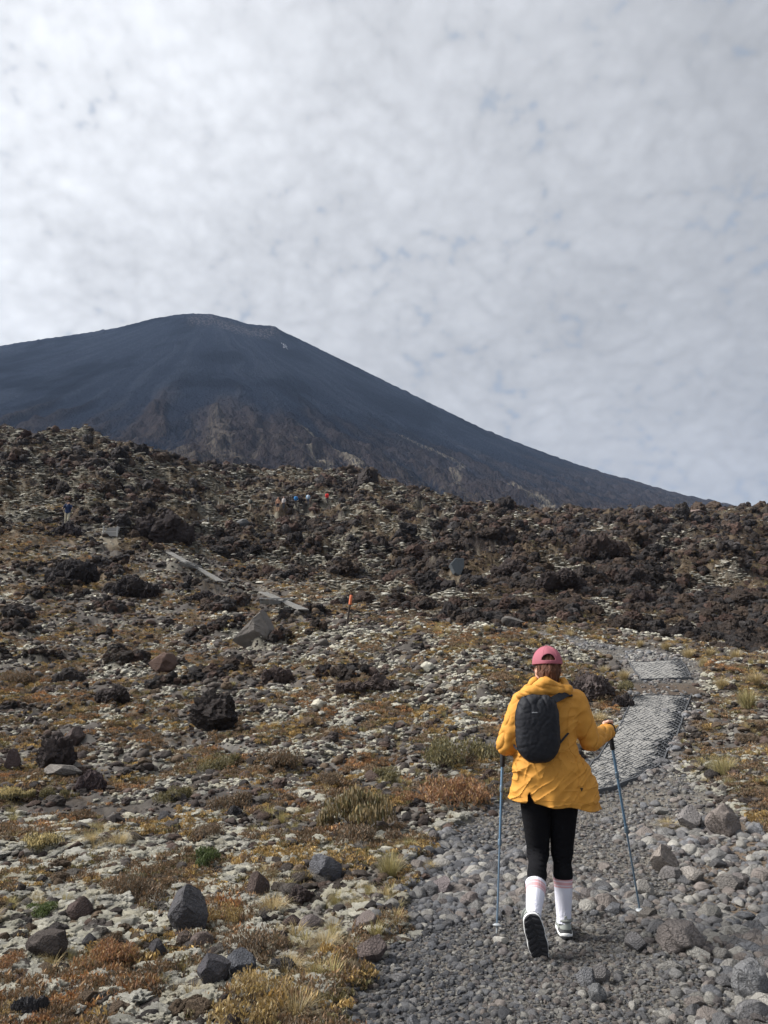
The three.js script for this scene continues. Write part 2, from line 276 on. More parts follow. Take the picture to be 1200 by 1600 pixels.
// ---------------------------------------------------------------- the volcano
const SKYLINE = [[-700, 640], [-400, 592], [-200, 566], [0, 540], [60, 530], [150, 517], [185, 511], [205, 506], [240, 497], [275, 491], [300, 489], [330, 490], [360, 497], [390, 506], [430, 509], [440, 516], [470, 530], [500, 545], [560, 574], [620, 604], [700, 643], [760, 672], [830, 699], [900, 724], [1000, 754], [1080, 775], [1130, 785], [1200, 803], [1400, 850], [1800, 930]];
function skylineV(u) { const P = SKYLINE; u = clamp(u, P[0][0], P[P.length - 1][0] - 0.01); let i = 0; while (u >= P[i + 1][0]) i++; return lerp(P[i][1], P[i + 1][1], (u - P[i][0]) / (P[i + 1][0] - P[i][0])); }
{
  const NC = 860, NR = 420, pos = new Float32Array(NC * NR * 3), col = new Float32Array(NC * NR * 3), uv = new Float32Array(NC * NR * 2), idx = [];
  const DS = 1850, xs = (325 - 600) / F / 0.93 * DS;    // the summit
  for (let i = 0; i < NC; i++) {
    const s = (i / (NC - 1)) * 2 - 1, t = 0.575 * s + 0.3 * Math.sign(s) * Math.pow(Math.abs(s), 11);
    let v = 800, u = 600; for (let k = 0; k < 6; k++) { u = 600 + F * t * (CP - bOf(v) * SP); v = skylineV(u); }
    let vs = 0; for (let k = -8; k <= 8; k++) vs += skylineV(u + k * 9) / 17;
    const te = tanE(vs), crest = DS * (tanE(v) - te);
    for (let j = 0; j < NR; j++) {
      const f = j / (NR - 1);
      let D, y;
      const q = Math.min(1, f / 0.94), Dq = lerp(168, DS, Math.pow(q, 1.35));
      const yTop = EYE + DS * te, yBase = 20 + 0.012 * (Dq - 168);
      const rise = Math.pow((Dq - 168) / (DS - 168), 1.42);
      D = Dq; y = lerp(Math.min(yBase, yTop * 0.12 + 14), yTop, rise);
      if (f > 0.94) { const b = (f - 0.94) / 0.06; D = DS + b * 700; y = yTop - b * b * 330 - b * 40; }
      const x = t * D, k = j * NC + i;
      const dx = x - xs, dz = DS - D, rad = Math.hypot(dx, dz), phi = Math.atan2(dx, dz + 60);
      const sl = rad / 1700;
      // gullies and ribs that run down from the summit
      const warp = 0.05 * fbm2(phi * 3, sl * 4, 3);
      const rib = fbm2((phi + warp) * 11 + 3, sl * 1.7, 4), rib2 = fbm2((phi + warp) * 34, sl * 3.2, 3), rough = fbm2(x * 0.02, D * 0.02, 4), bench = fbm2(phi * 3 + 8, sl * 9, 3);
      const lowBand = sstep(0.42, 0.62, sl + 0.12 * rib), fade = sstep(0, 0.12, q) * (1 - 0.75 * sstep(0.85, 1, q));
      let h = (18 * rib * (0.25 + 0.6 * lowBand) + 3.2 * rib2 * (0.08 + lowBand) + 10 * rough * (0.25 + lowBand) + 3 * bench * (0.3 + lowBand)) * fade * Math.min(1, sl * 2.2);
      h += 1.6 * fbm2(x * 0.1, D * 0.1, 3) * fade;
      if (q > 0.93) h += crest * sstep(0.93, 0.995, q);
      if (q > 0.97) h += 1.6 * fbm2(t * 90, 3, 4) + 7 * Math.max(0, n2(t * 34, 8) - 0.62);   // knobs on the skyline
      pos.set([x, y + h, -D], k * 3); uv.set([x * 0.02, D * 0.02], k * 2);
      // matter: fine blue-black scree above, brown lava ribs and pale scrub below, a pale tephra band under the rim
      const soft = fbm2(x * 0.0045 + 2, D * 0.003, 3), grain = fbm2(x * 0.11, D * 0.11 * 0.6, 3), n3_ = n2(x * 0.45, D * 0.3);
      const vv = vOf(y, D);
      let c = [0.011, 0.0145, 0.0235];
      const mx = (a, w) => { c = [lerp(c[0], a[0], w), lerp(c[1], a[1], w), lerp(c[2], a[2], w)]; };
      mx([0.021, 0.026, 0.037], sstep(0.0, 0.35, rib - 0.5 * soft + 0.4 * grain) * 0.8);
      mx([0.004, 0.0055, 0.0095], sstep(0.0, 0.4, soft + 0.35 * rib + 0.3 * bench) * 0.95);
      mx([0.032, 0.0255, 0.025], lowBand * sstep(-0.35, 0.25, rib + 0.5 * grain + 0.2) * 0.9);
      mx([0.016, 0.0125, 0.0125], lowBand * sstep(0.1, 0.4, rough + 0.6 * n3_) * 0.7);
      // pale scrub and ash spread down the lower flank
      const streak = fbm2((phi + warp * 1.5) * 17 + 21, sl * 1.1 + 3, 3), low = sstep(0.52, 0.74, sl);
      mx([0.09, 0.078, 0.06], low * sstep(0.12, 0.4, streak + 0.35 * grain) * sstep(-0.25, 0.4, n3_ + grain) * 0.6);
      mx([0.042, 0.037, 0.034], lowBand * sstep(0.3, 0.6, n3_ + 0.6 * grain) * 0.4);
      const along = (u0, v0, u1, v1, w0, w1) => { const p = clamp((vv - v0) / (v1 - v0)); if (vv < v0 - 4 || vv > v1 + 12) return 0; const uu = uOf(x, y, D), ce = lerp(u0, u1, p) + 5 * grain; return (1 - sstep(0.35, 1, Math.abs(uu - ce) / lerp(w0, w1, p))) * sstep(v0 - 4, v0 + 8, vv); };
      mx([0.135, 0.118, 0.09], Math.max(along(468, 664, 556, 728, 6, 14) * 1.0, along(455, 690, 520, 735, 3, 7) * 0.8, along(610, 672, 720, 725, 4, 7) * 0.6, along(700, 735, 715, 750, 8, 8) * 0.7, along(780, 755, 855, 790, 8, 18) * 0.9, along(335, 640, 345, 715, 10, 42) * 0.28, along(255, 690, 300, 735, 14, 40) * 0.2) * sstep(-0.5, 0.3, n3_ + 0.8 * grain));
      const uu = uOf(x, y, D), rim = vv - skylineV(uu);
      mx([0.095, 0.083, 0.08], (1 - sstep(3, 9, Math.abs(rim - 12 - 9 * grain - 4 * fbm2(uu * 0.06, 1, 3)))) * sstep(288, 300, uu) * (1 - sstep(425, 445, uu)) * sstep(-0.2, 0.35, grain + 0.5 * n3_) * 0.55);
      if (uu > 440 && uu < 450 && rim > 20 && rim < 26 && n3_ > 0.3) mx([0.4, 0.42, 0.45], 0.8);
      const g = 1 + 0.22 * grain + 0.2 * n3_ + 0.12 * rough;
      col.set(c.map((q2) => Math.max(0.0035, q2 * g)), k * 3);
    }
  }
  for (let j = 0; j < NR - 1; j++) for (let i = 0; i < NC - 1; i++) { const a = j * NC + i; idx.push(a, a + 1, a + NC, a + 1, a + NC + 1, a + NC); }
  const g = new THREE.BufferGeometry();
  g.setAttribute('position', new THREE.BufferAttribute(pos, 3)); g.setAttribute('color', new THREE.BufferAttribute(col, 3)); g.setAttribute('uv', new THREE.BufferAttribute(uv, 2)); g.setIndex(new THREE.BufferAttribute(Uint32Array.from(idx), 1)); g.computeVertexNormals();
  const m = mesh('volcano', g, new THREE.MeshPhysicalMaterial({ specularIntensity: 0, vertexColors: true, roughness: 1, bumpMap: rockBump, bumpScale: 5 }), scene);
  m.userData.kind = 'structure'; tag(m, 'dark blue-grey volcanic cone with scree flanks under the cloudy sky');
}

// ---------------------------------------------------------------- rocks
function boxUV(g, s = 1) {
  const p = g.attributes.position, n = g.attributes.normal, uv = new Float32Array(p.count * 2);
  for (let i = 0; i < p.count; i++) { const ax = Math.abs(n.getX(i)), ay = Math.abs(n.getY(i)), az = Math.abs(n.getZ(i)); const [a, b] = ax > ay && ax > az ? [p.getZ(i), p.getY(i)] : ay > az ? [p.getX(i), p.getZ(i)] : [p.getX(i), p.getY(i)]; uv[i * 2] = a * s; uv[i * 2 + 1] = b * s; }
  g.setAttribute('uv', new THREE.BufferAttribute(uv, 2)); return g;
}
// kind: pebble (rounded), block (broken faces), lava (clinkery lumps)
function rockGeo(seed, detail, kind, extra) {
  const r = rng(seed), o = [r() * 50, r() * 50, r() * 50];
  let g = new THREE.IcosahedronGeometry(1, detail); g.deleteAttribute('normal'); g.deleteAttribute('uv'); g = mergeVertices(g, 1e-4);
  const p = g.attributes.position, col = new Float32Array(p.count * 3), planes = [], v = new THREE.Vector3();
  const np = kind === 'block' ? 12 : kind === 'pebble' ? 10 : 7;
  for (let i = 0; i < np; i++) { const d = new THREE.Vector3(r() * 2 - 1, r() * 2 - 1, r() * 2 - 1).normalize(); planes.push([d, kind === 'block' ? 0.5 + 0.3 * r() : kind === 'pebble' ? 0.72 + 0.2 * r() : 0.7 + 0.2 * r()]); }
  if (extra) for (const [x, y, z, h] of extra) planes.push([new THREE.Vector3(x, y, z).normalize(), h]);
  for (let i = 0; i < p.count; i++) {
    v.fromBufferAttribute(p, i); const d = v.clone();
    let rad = 1 + 0.16 * n3(d.x * 0.9 + o[0], d.y * 0.9 + o[1], d.z * 0.9 + o[2]);
    if (kind === 'lava') {
      const a = n3(d.x * 1.5 + o[0], d.y * 1.5 + o[1], d.z * 1.5 + o[2]), b = n3(d.x * 3.3 + o[1], d.y * 3.3 + o[2], d.z * 3.3 + o[0]), c = n3(d.x * 7 + o[1], d.y * 7 + o[0], d.z * 7);
      rad *= 0.97 + 0.2 * a + 0.14 * b + 0.075 * c; if (detail > 6) rad *= 1 + 0.07 * n3(d.x * 15, d.y * 15 + o[0], d.z * 15) + 0.05 * n3(d.x * 31, d.y * 31 + o[0], d.z * 31);
    } else if (detail > 3) rad *= 1 + 0.05 * fbm3(d.x * 3 + o[0], d.y * 3 + o[1], d.z * 3 + o[2], 4);
    v.copy(d).multiplyScalar(rad);
    for (const [n, h] of planes) { const e = v.dot(n) - h; if (e > 0) v.addScaledVector(n, -e * (kind === 'block' ? 0.94 : kind === 'pebble' ? 0.84 : 0.6)); }
    if (detail > 6 && kind !== 'lava') v.addScaledVector(d, 0.02 * fbm3(d.x * 9 + o[0], d.y * 9 + o[1], d.z * 9 + o[2], 3));
    p.setXYZ(i, v.x, v.y, v.z);
    const q = 1 + (kind === 'lava' ? 0.3 : 0.16) * fbm3(d.x * 3.1 + o[2], d.y * 3.1, d.z * 3.1 + o[0], 3) + 0.12 * n3(d.x * 13, d.y * 13 + o[0], d.z * 13);
    col.set([q, q, q], i * 3);
  }
  g.computeVertexNormals(); boxUV(g, 0.5);
  g.setAttribute('color', new THREE.BufferAttribute(col, 3));
  if (kind !== 'pebble') { g = toCreasedNormals(g, kind === 'block' ? 0.5 : 0.8); }
  return g;
}
const stoneMat = (rgb, bump = 0.05) => new THREE.MeshPhysicalMaterial({ specularIntensity: 0.35, color: new THREE.Color(...rgb), vertexColors: true, roughness: 0.93, bumpMap: rockBump, bumpScale: bump });
const whiteStone = stoneMat([1, 1, 1], 0.012), whiteLava = stoneMat([1, 1, 1], 0.08);
const PEB = [1, 2, 3, 4, 5].map((s) => rockGeo(s * 31, 2, 'pebble')), PEBF = [1, 2, 3, 4, 5, 6].map((s) => rockGeo(s * 31 + 200, 6, s % 3 ? 'block' : 'pebble')),
  BLK = [1, 2, 3].map((s) => rockGeo(s * 17 + 5, 3, 'block')), LAV = [1, 2, 3, 4, 5].map((s) => rockGeo(s * 13 + 3, 4, 'lava')), LAVF = [1, 2, 3, 4].map((s) => rockGeo(s * 41 + 7, 9, 'lava'));
const PATHTONES = [[0.20, 0.195, 0.188], [0.26, 0.248, 0.228], [0.17, 0.172, 0.18], [0.13, 0.128, 0.13], [0.215, 0.188, 0.17], [0.33, 0.315, 0.285], [0.185, 0.18, 0.18], [0.15, 0.135, 0.13]];
const LAVATONES = [[0.044, 0.036, 0.032], [0.060, 0.046, 0.038], [0.034, 0.029, 0.028], [0.074, 0.053, 0.040], [0.08, 0.052, 0.042], [0.056, 0.05, 0.048]];
const SLOPETONES = [[0.07, 0.058, 0.05], [0.095, 0.082, 0.074], [0.056, 0.045, 0.041], [0.09, 0.064, 0.053], [0.13, 0.118, 0.105], [0.048, 0.042, 0.04], [0.11, 0.08, 0.055]];
const toneMats = new Map();
const toneMat = (rgb, bump) => { const k = rgb.join() + bump; if (!toneMats.has(k)) toneMats.set(k, stoneMat(rgb, bump)); return toneMats.get(k); };

// scatter: n tries of places, more of them near; keep(x, D) gives the chance, size(D, r) the half size in metres
function scatter(n, Dmin, Dmax, power, seed, keep, make, tmax = 0.66) {
  const r = rng(seed), out = [], e = 1 - power;
  for (let i = 0; i < n; i++) {
    const q = r(), D = Math.abs(e) < 1e-6 ? Dmin * Math.pow(Dmax / Dmin, q) : Math.pow(lerp(Math.pow(Dmin, e), Math.pow(Dmax, e), q), 1 / e);
    const x = (r() * 2 - 1) * (tmax * D + 0.6), k = r();
    const p = keep(x, D, r); if (k >= p) { continue; }
    const m = make(x, D, r); if (m) out.push({ x, D, y: ground(x, D), ...m, q: new THREE.Quaternion().setFromEuler(new THREE.Euler(r() * 6.3, r() * 6.3, r() * 6.3)), flat: new THREE.Quaternion().setFromEuler(new THREE.Euler((r() - 0.5) * 0.5, r() * 6.3, (r() - 0.5) * 0.5)), k: Math.floor(r() * 1e6) });
  }
  return out;
}
const inFrame = (o, m = 8) => { const u = uOf(o.x, o.y, o.D), v = vOf(o.y, o.D); return u > -m && u < 1200 + m && v < 1606 && v > 480; };
const M4 = new THREE.Matrix4(), V1 = new THREE.Vector3(), V2 = new THREE.Vector3(), C1 = new THREE.Color();
function instanced(name, parent, list, geos, mat, { sink = 0.3, upright = false } = {}) {
  geos.forEach((g, gi) => {
    const sel = list.filter((o) => o.k % geos.length === gi); if (!sel.length) return;
    const im = new THREE.InstancedMesh(g, mat, sel.length);
    sel.forEach((o, i) => { M4.compose(V1.set(o.x, o.y + (o.lift ?? 0) + o.s[1] * (0.5 - sink) * (upright ? 0 : 1), -o.D), upright ? o.flat : o.q2 ?? o.flat, V2.set(...o.s)); im.setMatrixAt(i, M4); im.setColorAt(i, C1.setRGB(...o.c)); });
    im.name = parent === scene ? numbered(name) : name; im.castShadow = im.receiveShadow = true; im.userData.kind = 'stuff'; parent.add(im);
  });
}
// the largest that show become meshes of their own under their piece of the setting, the rest one mass
function split(list, most, spread = 1) { const vis = list.filter((o) => inFrame(o, 0)).sort((a, b) => Math.max(...b.s) / b.D - Math.max(...a.s) / a.D).slice(0, most); const set = new Set(vis); return [vis, list.filter((o) => !set.has(o))]; }
function singles(name, parent, list, geos, matOf, sink = 0.3) {
  for (const o of list) { const m = mesh(name, geos[o.k % geos.length], matOf(o), parent); m.position.set(o.x, o.y + (o.lift ?? 0) + o.s[1] * (0.5 - sink), -o.D); m.quaternion.copy(o.q2 ?? o.flat); m.scale.set(...o.s); }
}
const jit = (c, r, a = 0.18) => { const g = 1 + (r() * 2 - 1) * a; return [c[0] * g, c[1] * g, c[2] * g]; };
const squash = (s, r, a = 0.55) => [s * (0.8 + 0.45 * r()), s * (a + 0.35 * r()), s * (0.8 + 0.45 * r())];
const logn = (r, med, sig) => med * Math.exp(sig * (r() + r() + r() - 1.5) * 1.4);

// where the walker, poles and mats stand, few stones are laid
const CLEAR = [];   // places kept free of loose rocks: in front of far people, boards and posts
const clearing = (u, v, wpx, back = 1.5, front = 7) => { const h = hit(u, v); CLEAR.push([h.x / h.D, wpx * 0.5 / F, h.D - front, h.D + back]); };
const isClear = (x, D) => CLEAR.some(([t, w, a, b]) => D > a && D < b && Math.abs(x / D - t) < w);
for (const [u, v, w, b, f] of [[104, 823, 26, 1, 1.2], [391, 799, 16], [434, 799, 16], [443, 797, 16], [462, 792, 16], [481, 790, 16], [511, 788, 16], [541, 979, 22, 0.5, 4], [172, 838, 30, 2, 5], [317, 816, 22, 2, 5], [341, 793, 10], [712, 897, 26, 1, 3], [396, 1004, 60, 1, 3]]) clearing(u, v, w, b, f);
for (let i = 0; i <= 8; i++) { clearing(lerp(345, 264, i / 8), lerp(919, 872, i / 8), 30, 1.2, 3.5); clearing(lerp(474, 410, i / 8), lerp(964, 934, i / 8), 30, 1.2, 3); }
const MATS = [];
const onMat = (x, D) => MATS.some((m) => m.inside(x, D));

// ---------------------------------------------------------------- plastic cell mats laid on the path
function pathMat2(label, L, Rr, rows, cols, front) { 
  const hitS = ([u, v]) => { let D = 3; const te = tanE(v); while (D < 40 && EYE + D * te > base((u - 600) / F / (CP - bOf(v) * SP) * D, D)) D *= 1.001; return [(u - 600) / F / (CP - bOf(v) * SP) * D, D]; };
  const Lp = L.map(hitS), Rp = Rr.map(hitS);
  const along = (P, r) => { const f = clamp(r) * (P.length - 1), i = Math.min(P.length - 2, Math.floor(f)), t = f - i; return [lerp(P[i][0], P[i + 1][0], t), lerp(P[i][1], P[i + 1][1], t)]; };
  const at = (s, r) => { const a = along(Lp, r), b = along(Rp, r); return [lerp(a[0], b[0], s), lerp(a[1], b[1], s)]; };
  const poly = [...Lp, ...[...Rp].reverse()];
  MATS.push({ inside: (x, D) => { let c = false; for (let i = 0, j = poly.length - 1; i < poly.length; j = i++) if ((poly[i][1] > D) !== (poly[j][1] > D) && x < (poly[j][0] - poly[i][0]) * (D - poly[i][1]) / (poly[j][1] - poly[i][1]) + poly[i][0]) c = !c; return c; } });
  const t = thing('path_mat', label, 'path mat', [0, 0, 0], 'plastic cell mats laid on the path');
  const H = (s, r) => { const [x, D] = at(s, r); return [x, ground(x, D) + 0.035, -D]; };
  const pos = [], ind = [];
  const quad = (a, b, h0, h1, w) => {   // an upright strip with thickness between two ground points
    const dx = b[0] - a[0], dz = b[2] - a[2], l = Math.hypot(dx, dz) || 1, nx = -dz / l * w, nz = dx / l * w, k = pos.length / 3;
    for (const [p, s] of [[a, 1], [b, 1], [b, -1], [a, -1]]) { pos.push(p[0] + nx * s, p[1] + h0, p[2] + nz * s); }
    for (const [p, s] of [[a, 1], [b, 1], [b, -1], [a, -1]]) { pos.push(p[0] + nx * s, p[1] + h1, p[2] + nz * s); }
    for (const [i, j] of [[0, 1], [1, 2], [2, 3], [3, 0]]) ind.push(k + i, k + j, k + j + 4, k + i, k + j + 4, k + i + 4);
    ind.push(k + 4, k + 6, k + 5, k + 4, k + 7, k + 6);
  };
  const wob = (s, r) => 0.012 * n2(s * 5, r * 22);
  for (let k = 0; k < rows; k++) for (let c = 0; c < cols; c++) {
    const r0 = k / rows, r1 = (k + 1) / rows, s0 = c / cols, s1 = (c + 0.5) / cols, s2 = (c + 1) / cols, up = k % 2;
    const a = H(s0, up ? r1 : r0), b = H(s1, up ? r0 : r1), d = H(s2, up ? r1 : r0);
    quad(a, b, -0.06, 0.0065 + wob(s0, r0) * 0.35, 0.0032); quad(b, d, -0.06, 0.0065 + wob(s1, r0) * 0.35, 0.0032);
  }
  for (let k = 0; k < rows; k++) { quad(H(1, k / rows), H(1, (k + 1) / rows), -0.09, 0.016, 0.008); quad(H(0, k / rows), H(0, (k + 1) / rows), -0.09, 0.014, 0.008); }
  for (let c = 0; c < cols; c++) { quad(H(c / cols, 0), H((c + 1) / cols, 0), -front, 0.016, 0.01); quad(H(c / cols, 1), H((c + 1) / cols, 1), -0.09, 0.014, 0.008); }
  let g = new THREE.BufferGeometry(); g.setAttribute('position', new THREE.Float32BufferAttribute(pos, 3)); g.setIndex(ind); g = g.toNonIndexed(); g.computeVertexNormals();
  const grid = mesh('cell_grid', g, std([0.075, 0.078, 0.083], 0.7), t); grid.userData.kind = 'stuff';
  const NS = cols * 6, NRr = rows * 4, p2 = new Float32Array((NS + 1) * (NRr + 1) * 3), uv = new Float32Array((NS + 1) * (NRr + 1) * 2), cl = new Float32Array((NS + 1) * (NRr + 1) * 3), i2 = [];
  for (let j = 0; j <= NRr; j++) for (let i = 0; i <= NS; i++) {
    const s = i / NS, r = j / NRr, [x, y, z] = H(s, r), k = j * (NS + 1) + i;
    const empty = sstep(0.72, 0.97, s + 0.12 * n2(r * 14, 1)) * 0.030 + 0.006 * sstep(0.3, 0.8, fbm2(s * 3, r * 16, 2));
    p2.set([x, y + 0.002 + 0.004 * n2(x * 55, z * 55) + 0.003 * n2(x * 120, z * 120) - empty - (Math.min(s, 1 - s, r, 1 - r) < 0.001 ? 0.05 : 0), z], k * 3); uv.set([x, z], k * 2);
    const q = (1 + 0.3 * n2(x * 40 + 3, z * 40)) * (1 + 0.2 * fbm2(x * 2, z * 2, 3)); cl.set([0.205 * q, 0.198 * q, 0.184 * q], k * 3);
    if (i < NS && j < NRr) { const a = k; i2.push(a, a + 1, a + NS + 1, a + 1, a + NS + 2, a + NS + 1); }
  }
  const gf = new THREE.BufferGeometry(); gf.setAttribute('position', new THREE.BufferAttribute(p2, 3)); gf.setAttribute('uv', new THREE.BufferAttribute(uv, 2)); gf.setAttribute('color', new THREE.BufferAttribute(cl, 3)); gf.setIndex(i2); gf.computeVertexNormals();
  mesh('gravel_fill', gf, new THREE.MeshStandardMaterial({ vertexColors: true, roughness: 0.95, bumpMap: gritBump, bumpScale: 0.01 }), t);
}
pathMat2('long plastic cell mat filled with gravel, sloping up beside the walker in yellow', [[880, 1262], [912, 1215], [940, 1180], [966, 1140], [984, 1105], [992, 1091]], [[990, 1222], [1030, 1203], [1048, 1172], [1063, 1140], [1072, 1110], [1080, 1089]], 74, 11, 0.07);
pathMat2('short far plastic cell mat above the bare brown step in the path', [[1002, 1064], [992, 1050], [984, 1038]], [[1080, 1063], [1074, 1048], [1064, 1034]], 20, 10, 0.12);

// ---------------------------------------------------------------- loose stones of the path
{
  const nearGrit = (x, D) => sstep(-0.1, 0.35, fbm2(x * 0.4 + 50, D * 0.4, 3) + 0.15 + 0.3 * sstep(1.5, 0.3, Math.abs(x - 0.8 - (5 - D) * 0.1)) * sstep(6.2, 4.9, D));
  const P = scatter(330000, 2.6, 29, 1.25, 101, (x, D) => { const p = pathMask(x, D); if (onMat(x, D)) return 0.035; return p * lerp(1, D < 5.8 ? 0.5 : 0.8, nearGrit(x, D)) * (Math.abs(D - 16.2) < 0.7 ? 0.35 : 1) * (1 - 0.8 * dirtMask(x, D)); }, (x, D, r) => {
    const fine = nearGrit(x, D), u = uOf(x, base(x, D), D);
    let s = logn(r, lerp(0.0235, 0.0085, fine), 0.7) * (D > 9 ? 1.25 : 1); const right = sstep(980, 1120, u) * (D < 9 ? 1 : 0.6);
    if (right > 0 && r() < 0.05 * right) s = 0.03 + 0.05 * r() * r();
    if (r() < 0.004) s *= 2.2;
    s = Math.min(s, 0.1);
    const left = 1 - sstep(700, 860, u); let tone = PATHTONES[Math.floor(r() * PATHTONES.length)];
    if (r() < left * 0.7) tone = [[0.105, 0.108, 0.118], [0.13, 0.133, 0.142], [0.085, 0.086, 0.092], [0.16, 0.16, 0.165]][Math.floor(r() * 4)];
    return { s: squash(s, r, 0.6), c: jit(tone, r, 0.22) };
  });
  const [big, rest] = split(P, 300);
  singles('stone', pathMesh, big, PEBF, (o) => toneMat(PATHTONES[o.k % PATHTONES.length], 0.02), 0.25);
  instanced('gravel', pathMesh, rest, [...PEB.slice(0, 4), ...BLK], whiteStone, { sink: 0.25 });
  console.log('path stones', P.length);
  const G = scatter(170000, 2.6, 8.5, 1.3, 102, (x, D) => onMat(x, D) ? 0 : pathMask(x, D) * lerp(0.35, 1, nearGrit(x, D)), (x, D, r) => { const s = logn(r, 0.0055, 0.5); return { s: squash(s, r, 0.6), c: jit(PATHTONES[Math.floor(r() * PATHTONES.length)], r, 0.3) }; });
  instanced('grit', pathMesh, G, [BLK[1], PEB[4]], whiteStone, { sink: 0.25 });
}
// ---------------------------------------------------------------- stones and lichen of the slope
const heathHere = (x, D) => (1 - pathMask(x, D)) * (1 - lavaMask(x, D));
{
  const P = scatter(150000, 2.6, 70, 1.15, 103, (x, D, r) => heathHere(x, D) * (D < 8 ? 0.75 : 1) * lerp(0.62, 0.3, sstep(-0.05, 0.3, heathField(x, D))) * (1 - 0.75 * soilMask(x, D)), (x, D, r) => {
    let s = logn(r, 0.0105 + 0.0016 * D, 0.75); if (r() < 0.012) s *= 2.4; s = Math.min(s, 0.06 + 0.0045 * D);
    return { s: squash(s, r, 0.55), c: jit(SLOPETONES[Math.floor(r() * SLOPETONES.length)].map((q) => q * (s < 0.03 && D < 14 ? 1.7 : 1)), r, 0.25) };
  });
  const [big, rest] = split(P, 300);
  singles('rock', slopeMesh, big, D3(), (o) => toneMat(SLOPETONES[o.k % SLOPETONES.length], 0.03), 0.3);
  instanced('rubble', slopeMesh, rest, [...PEB.slice(0, 3), ...BLK, LAV[0], LAV[1]], whiteStone);
  console.log('slope stones', P.length);
}
function D3() { return [PEBF[1], PEBF[3], LAVF[0], PEBF[5], LAVF[1], PEBF[0]]; }
// pale cushions of lichen and moss
function cushionGeo(seed, detail) {
  const r = rng(seed), o = r() * 90; let g = new THREE.IcosahedronGeometry(1, detail); g.deleteAttribute('normal'); g.deleteAttribute('uv'); g = mergeVertices(g, 1e-4);
  const p = g.attributes.position, v = new THREE.Vector3(), col = new Float32Array(p.count * 3);
  for (let i = 0; i < p.count; i++) {
    v.fromBufferAttribute(p, i); const a = n3(v.x * 1.7 + o, v.y * 1.7, v.z * 1.7), b = n3(v.x * 4 + o, v.y * 4, v.z * 4 + o), c = n3(v.x * 9, v.y * 9 + o, v.z * 9);
    const q = 1 + 0.09 * b + 0.06 * c; col.set([q, q, q * (1 + 0.03 * a)], i * 3);
    const e = n3(v.x * 1.05 + o + 9, v.y * 1.05, v.z * 1.05); v.multiplyScalar(0.86 + 0.22 * e + 0.2 * (1 - 1.6 * Math.abs(a)) + 0.13 * (1 - 2 * Math.abs(b)) + 0.04 * c); p.setXYZ(i, v.x, v.y, v.z);
  }
  g.computeVertexNormals(); boxUV(g, 0.6); g.setAttribute('color', new THREE.BufferAttribute(col, 3)); return g;
}
const CUSH = [5, 6, 7].map((s) => cushionGeo(s, 3)), CUSHF = [8, 9, 10, 11].map((s) => cushionGeo(s, 8));
const lichenMat = new THREE.MeshStandardMaterial({ color: 0xffffff, vertexColors: true, roughness: 1, bumpMap: gritBump, bumpScale: 0.03 });
{
  const tones = [[0.58, 0.54, 0.42], [0.52, 0.495, 0.40], [0.64, 0.61, 0.50], [0.40, 0.385, 0.33], [0.54, 0.52, 0.45]];
  const P = scatter(430000, 2.6, 75, 1.05, 107, (x, D, r) => {
    const u = uOf(x, base(x, D), D), li = lichenField(x, D); let w = sstep(0.03, 0.21, li + 0.06 * (r() - 0.5)) + 0.05;
    w *= lerp(0.35, 1, sstep(-0.3, 0.12, fbm2(x * 0.13 + 60, D * 0.13, 2)));
    if (u < 560 && D < 7.6) w = Math.max(w, 0.95 * sstep(-0.4, -0.02, li) * (1 - sstep(380, 560, u)));
    if (u > 420 && u < 800 && D > 13 && D < 27) w = Math.max(w, 0.65 * sstep(-0.2, 0.15, li)); else if (D > 24) w *= lerp(0.75, 0.4, sstep(24, 45, D));
    w *= 1 - 0.8 * outcrop(x, D);
    return heathHere(x, D) * w * (1 - soilMask(x, D)) * (D > 34 ? 0.75 : 1);
  }, (x, D, r) => {
    let s = logn(r, D < 9 ? 0.0115 + 0.00115 * D : 0.0138 + 0.0009 * D, D < 9 ? 0.75 : 0.55); s = Math.min(s, D < 9 ? 0.07 + 0.0032 * D : 0.045 + 0.0022 * D);
    return { s: [s * (0.75 + 0.7 * r()), s * (0.42 + 0.26 * r()), s * (0.75 + 0.6 * r())], c: jit(tones[Math.floor(r() * tones.length)].map((q) => q * (D > 11 ? 0.98 : 1)), r, 0.2) };
  });
  const [big, rest] = split(P, 260);
  const mats = tones.map((t) => new THREE.MeshStandardMaterial({ color: new THREE.Color(...t), vertexColors: true, roughness: 1, bumpMap: gritBump, bumpScale: 0.03 }));
  singles('lichen_cushion', slopeMesh, big, CUSHF, (o) => mats[o.k % mats.length], 0.28);
  instanced('lichen', slopeMesh, rest, CUSH, lichenMat, { sink: 0.3 });
  console.log('lichen', P.length);
  const Q = scatter(260000, 27, 150, 0.8, 109, (x, D, r) => lavaMask(x, D) * sstep(-0.04, 0.26, lichenField(x, D) + 0.22 * (1 - bed(x, D)) - lerp(0.03, 0.2, sstep(520, 820, uOf(x, base(x, D), D)))) * (isClear(x, D) ? 0 : 0.95), (x, D, r) => {
    const s = logn(r, 0.03 + 0.0012 * D, 0.5); return { s: [s * (0.8 + 0.9 * r()), s * 0.35, s * (0.8 + 0.7 * r())], c: jit([[0.36, 0.34, 0.28], [0.27, 0.25, 0.205], [0.45, 0.43, 0.37], [0.17, 0.148, 0.115]][Math.floor(r() * 4)], r, 0.2) };
  });
  instanced('lichen', lavaMesh, Q, CUSH.slice(0, 2), lichenMat, { sink: 0.3 });
  console.log('lava lichen', Q.length);
}
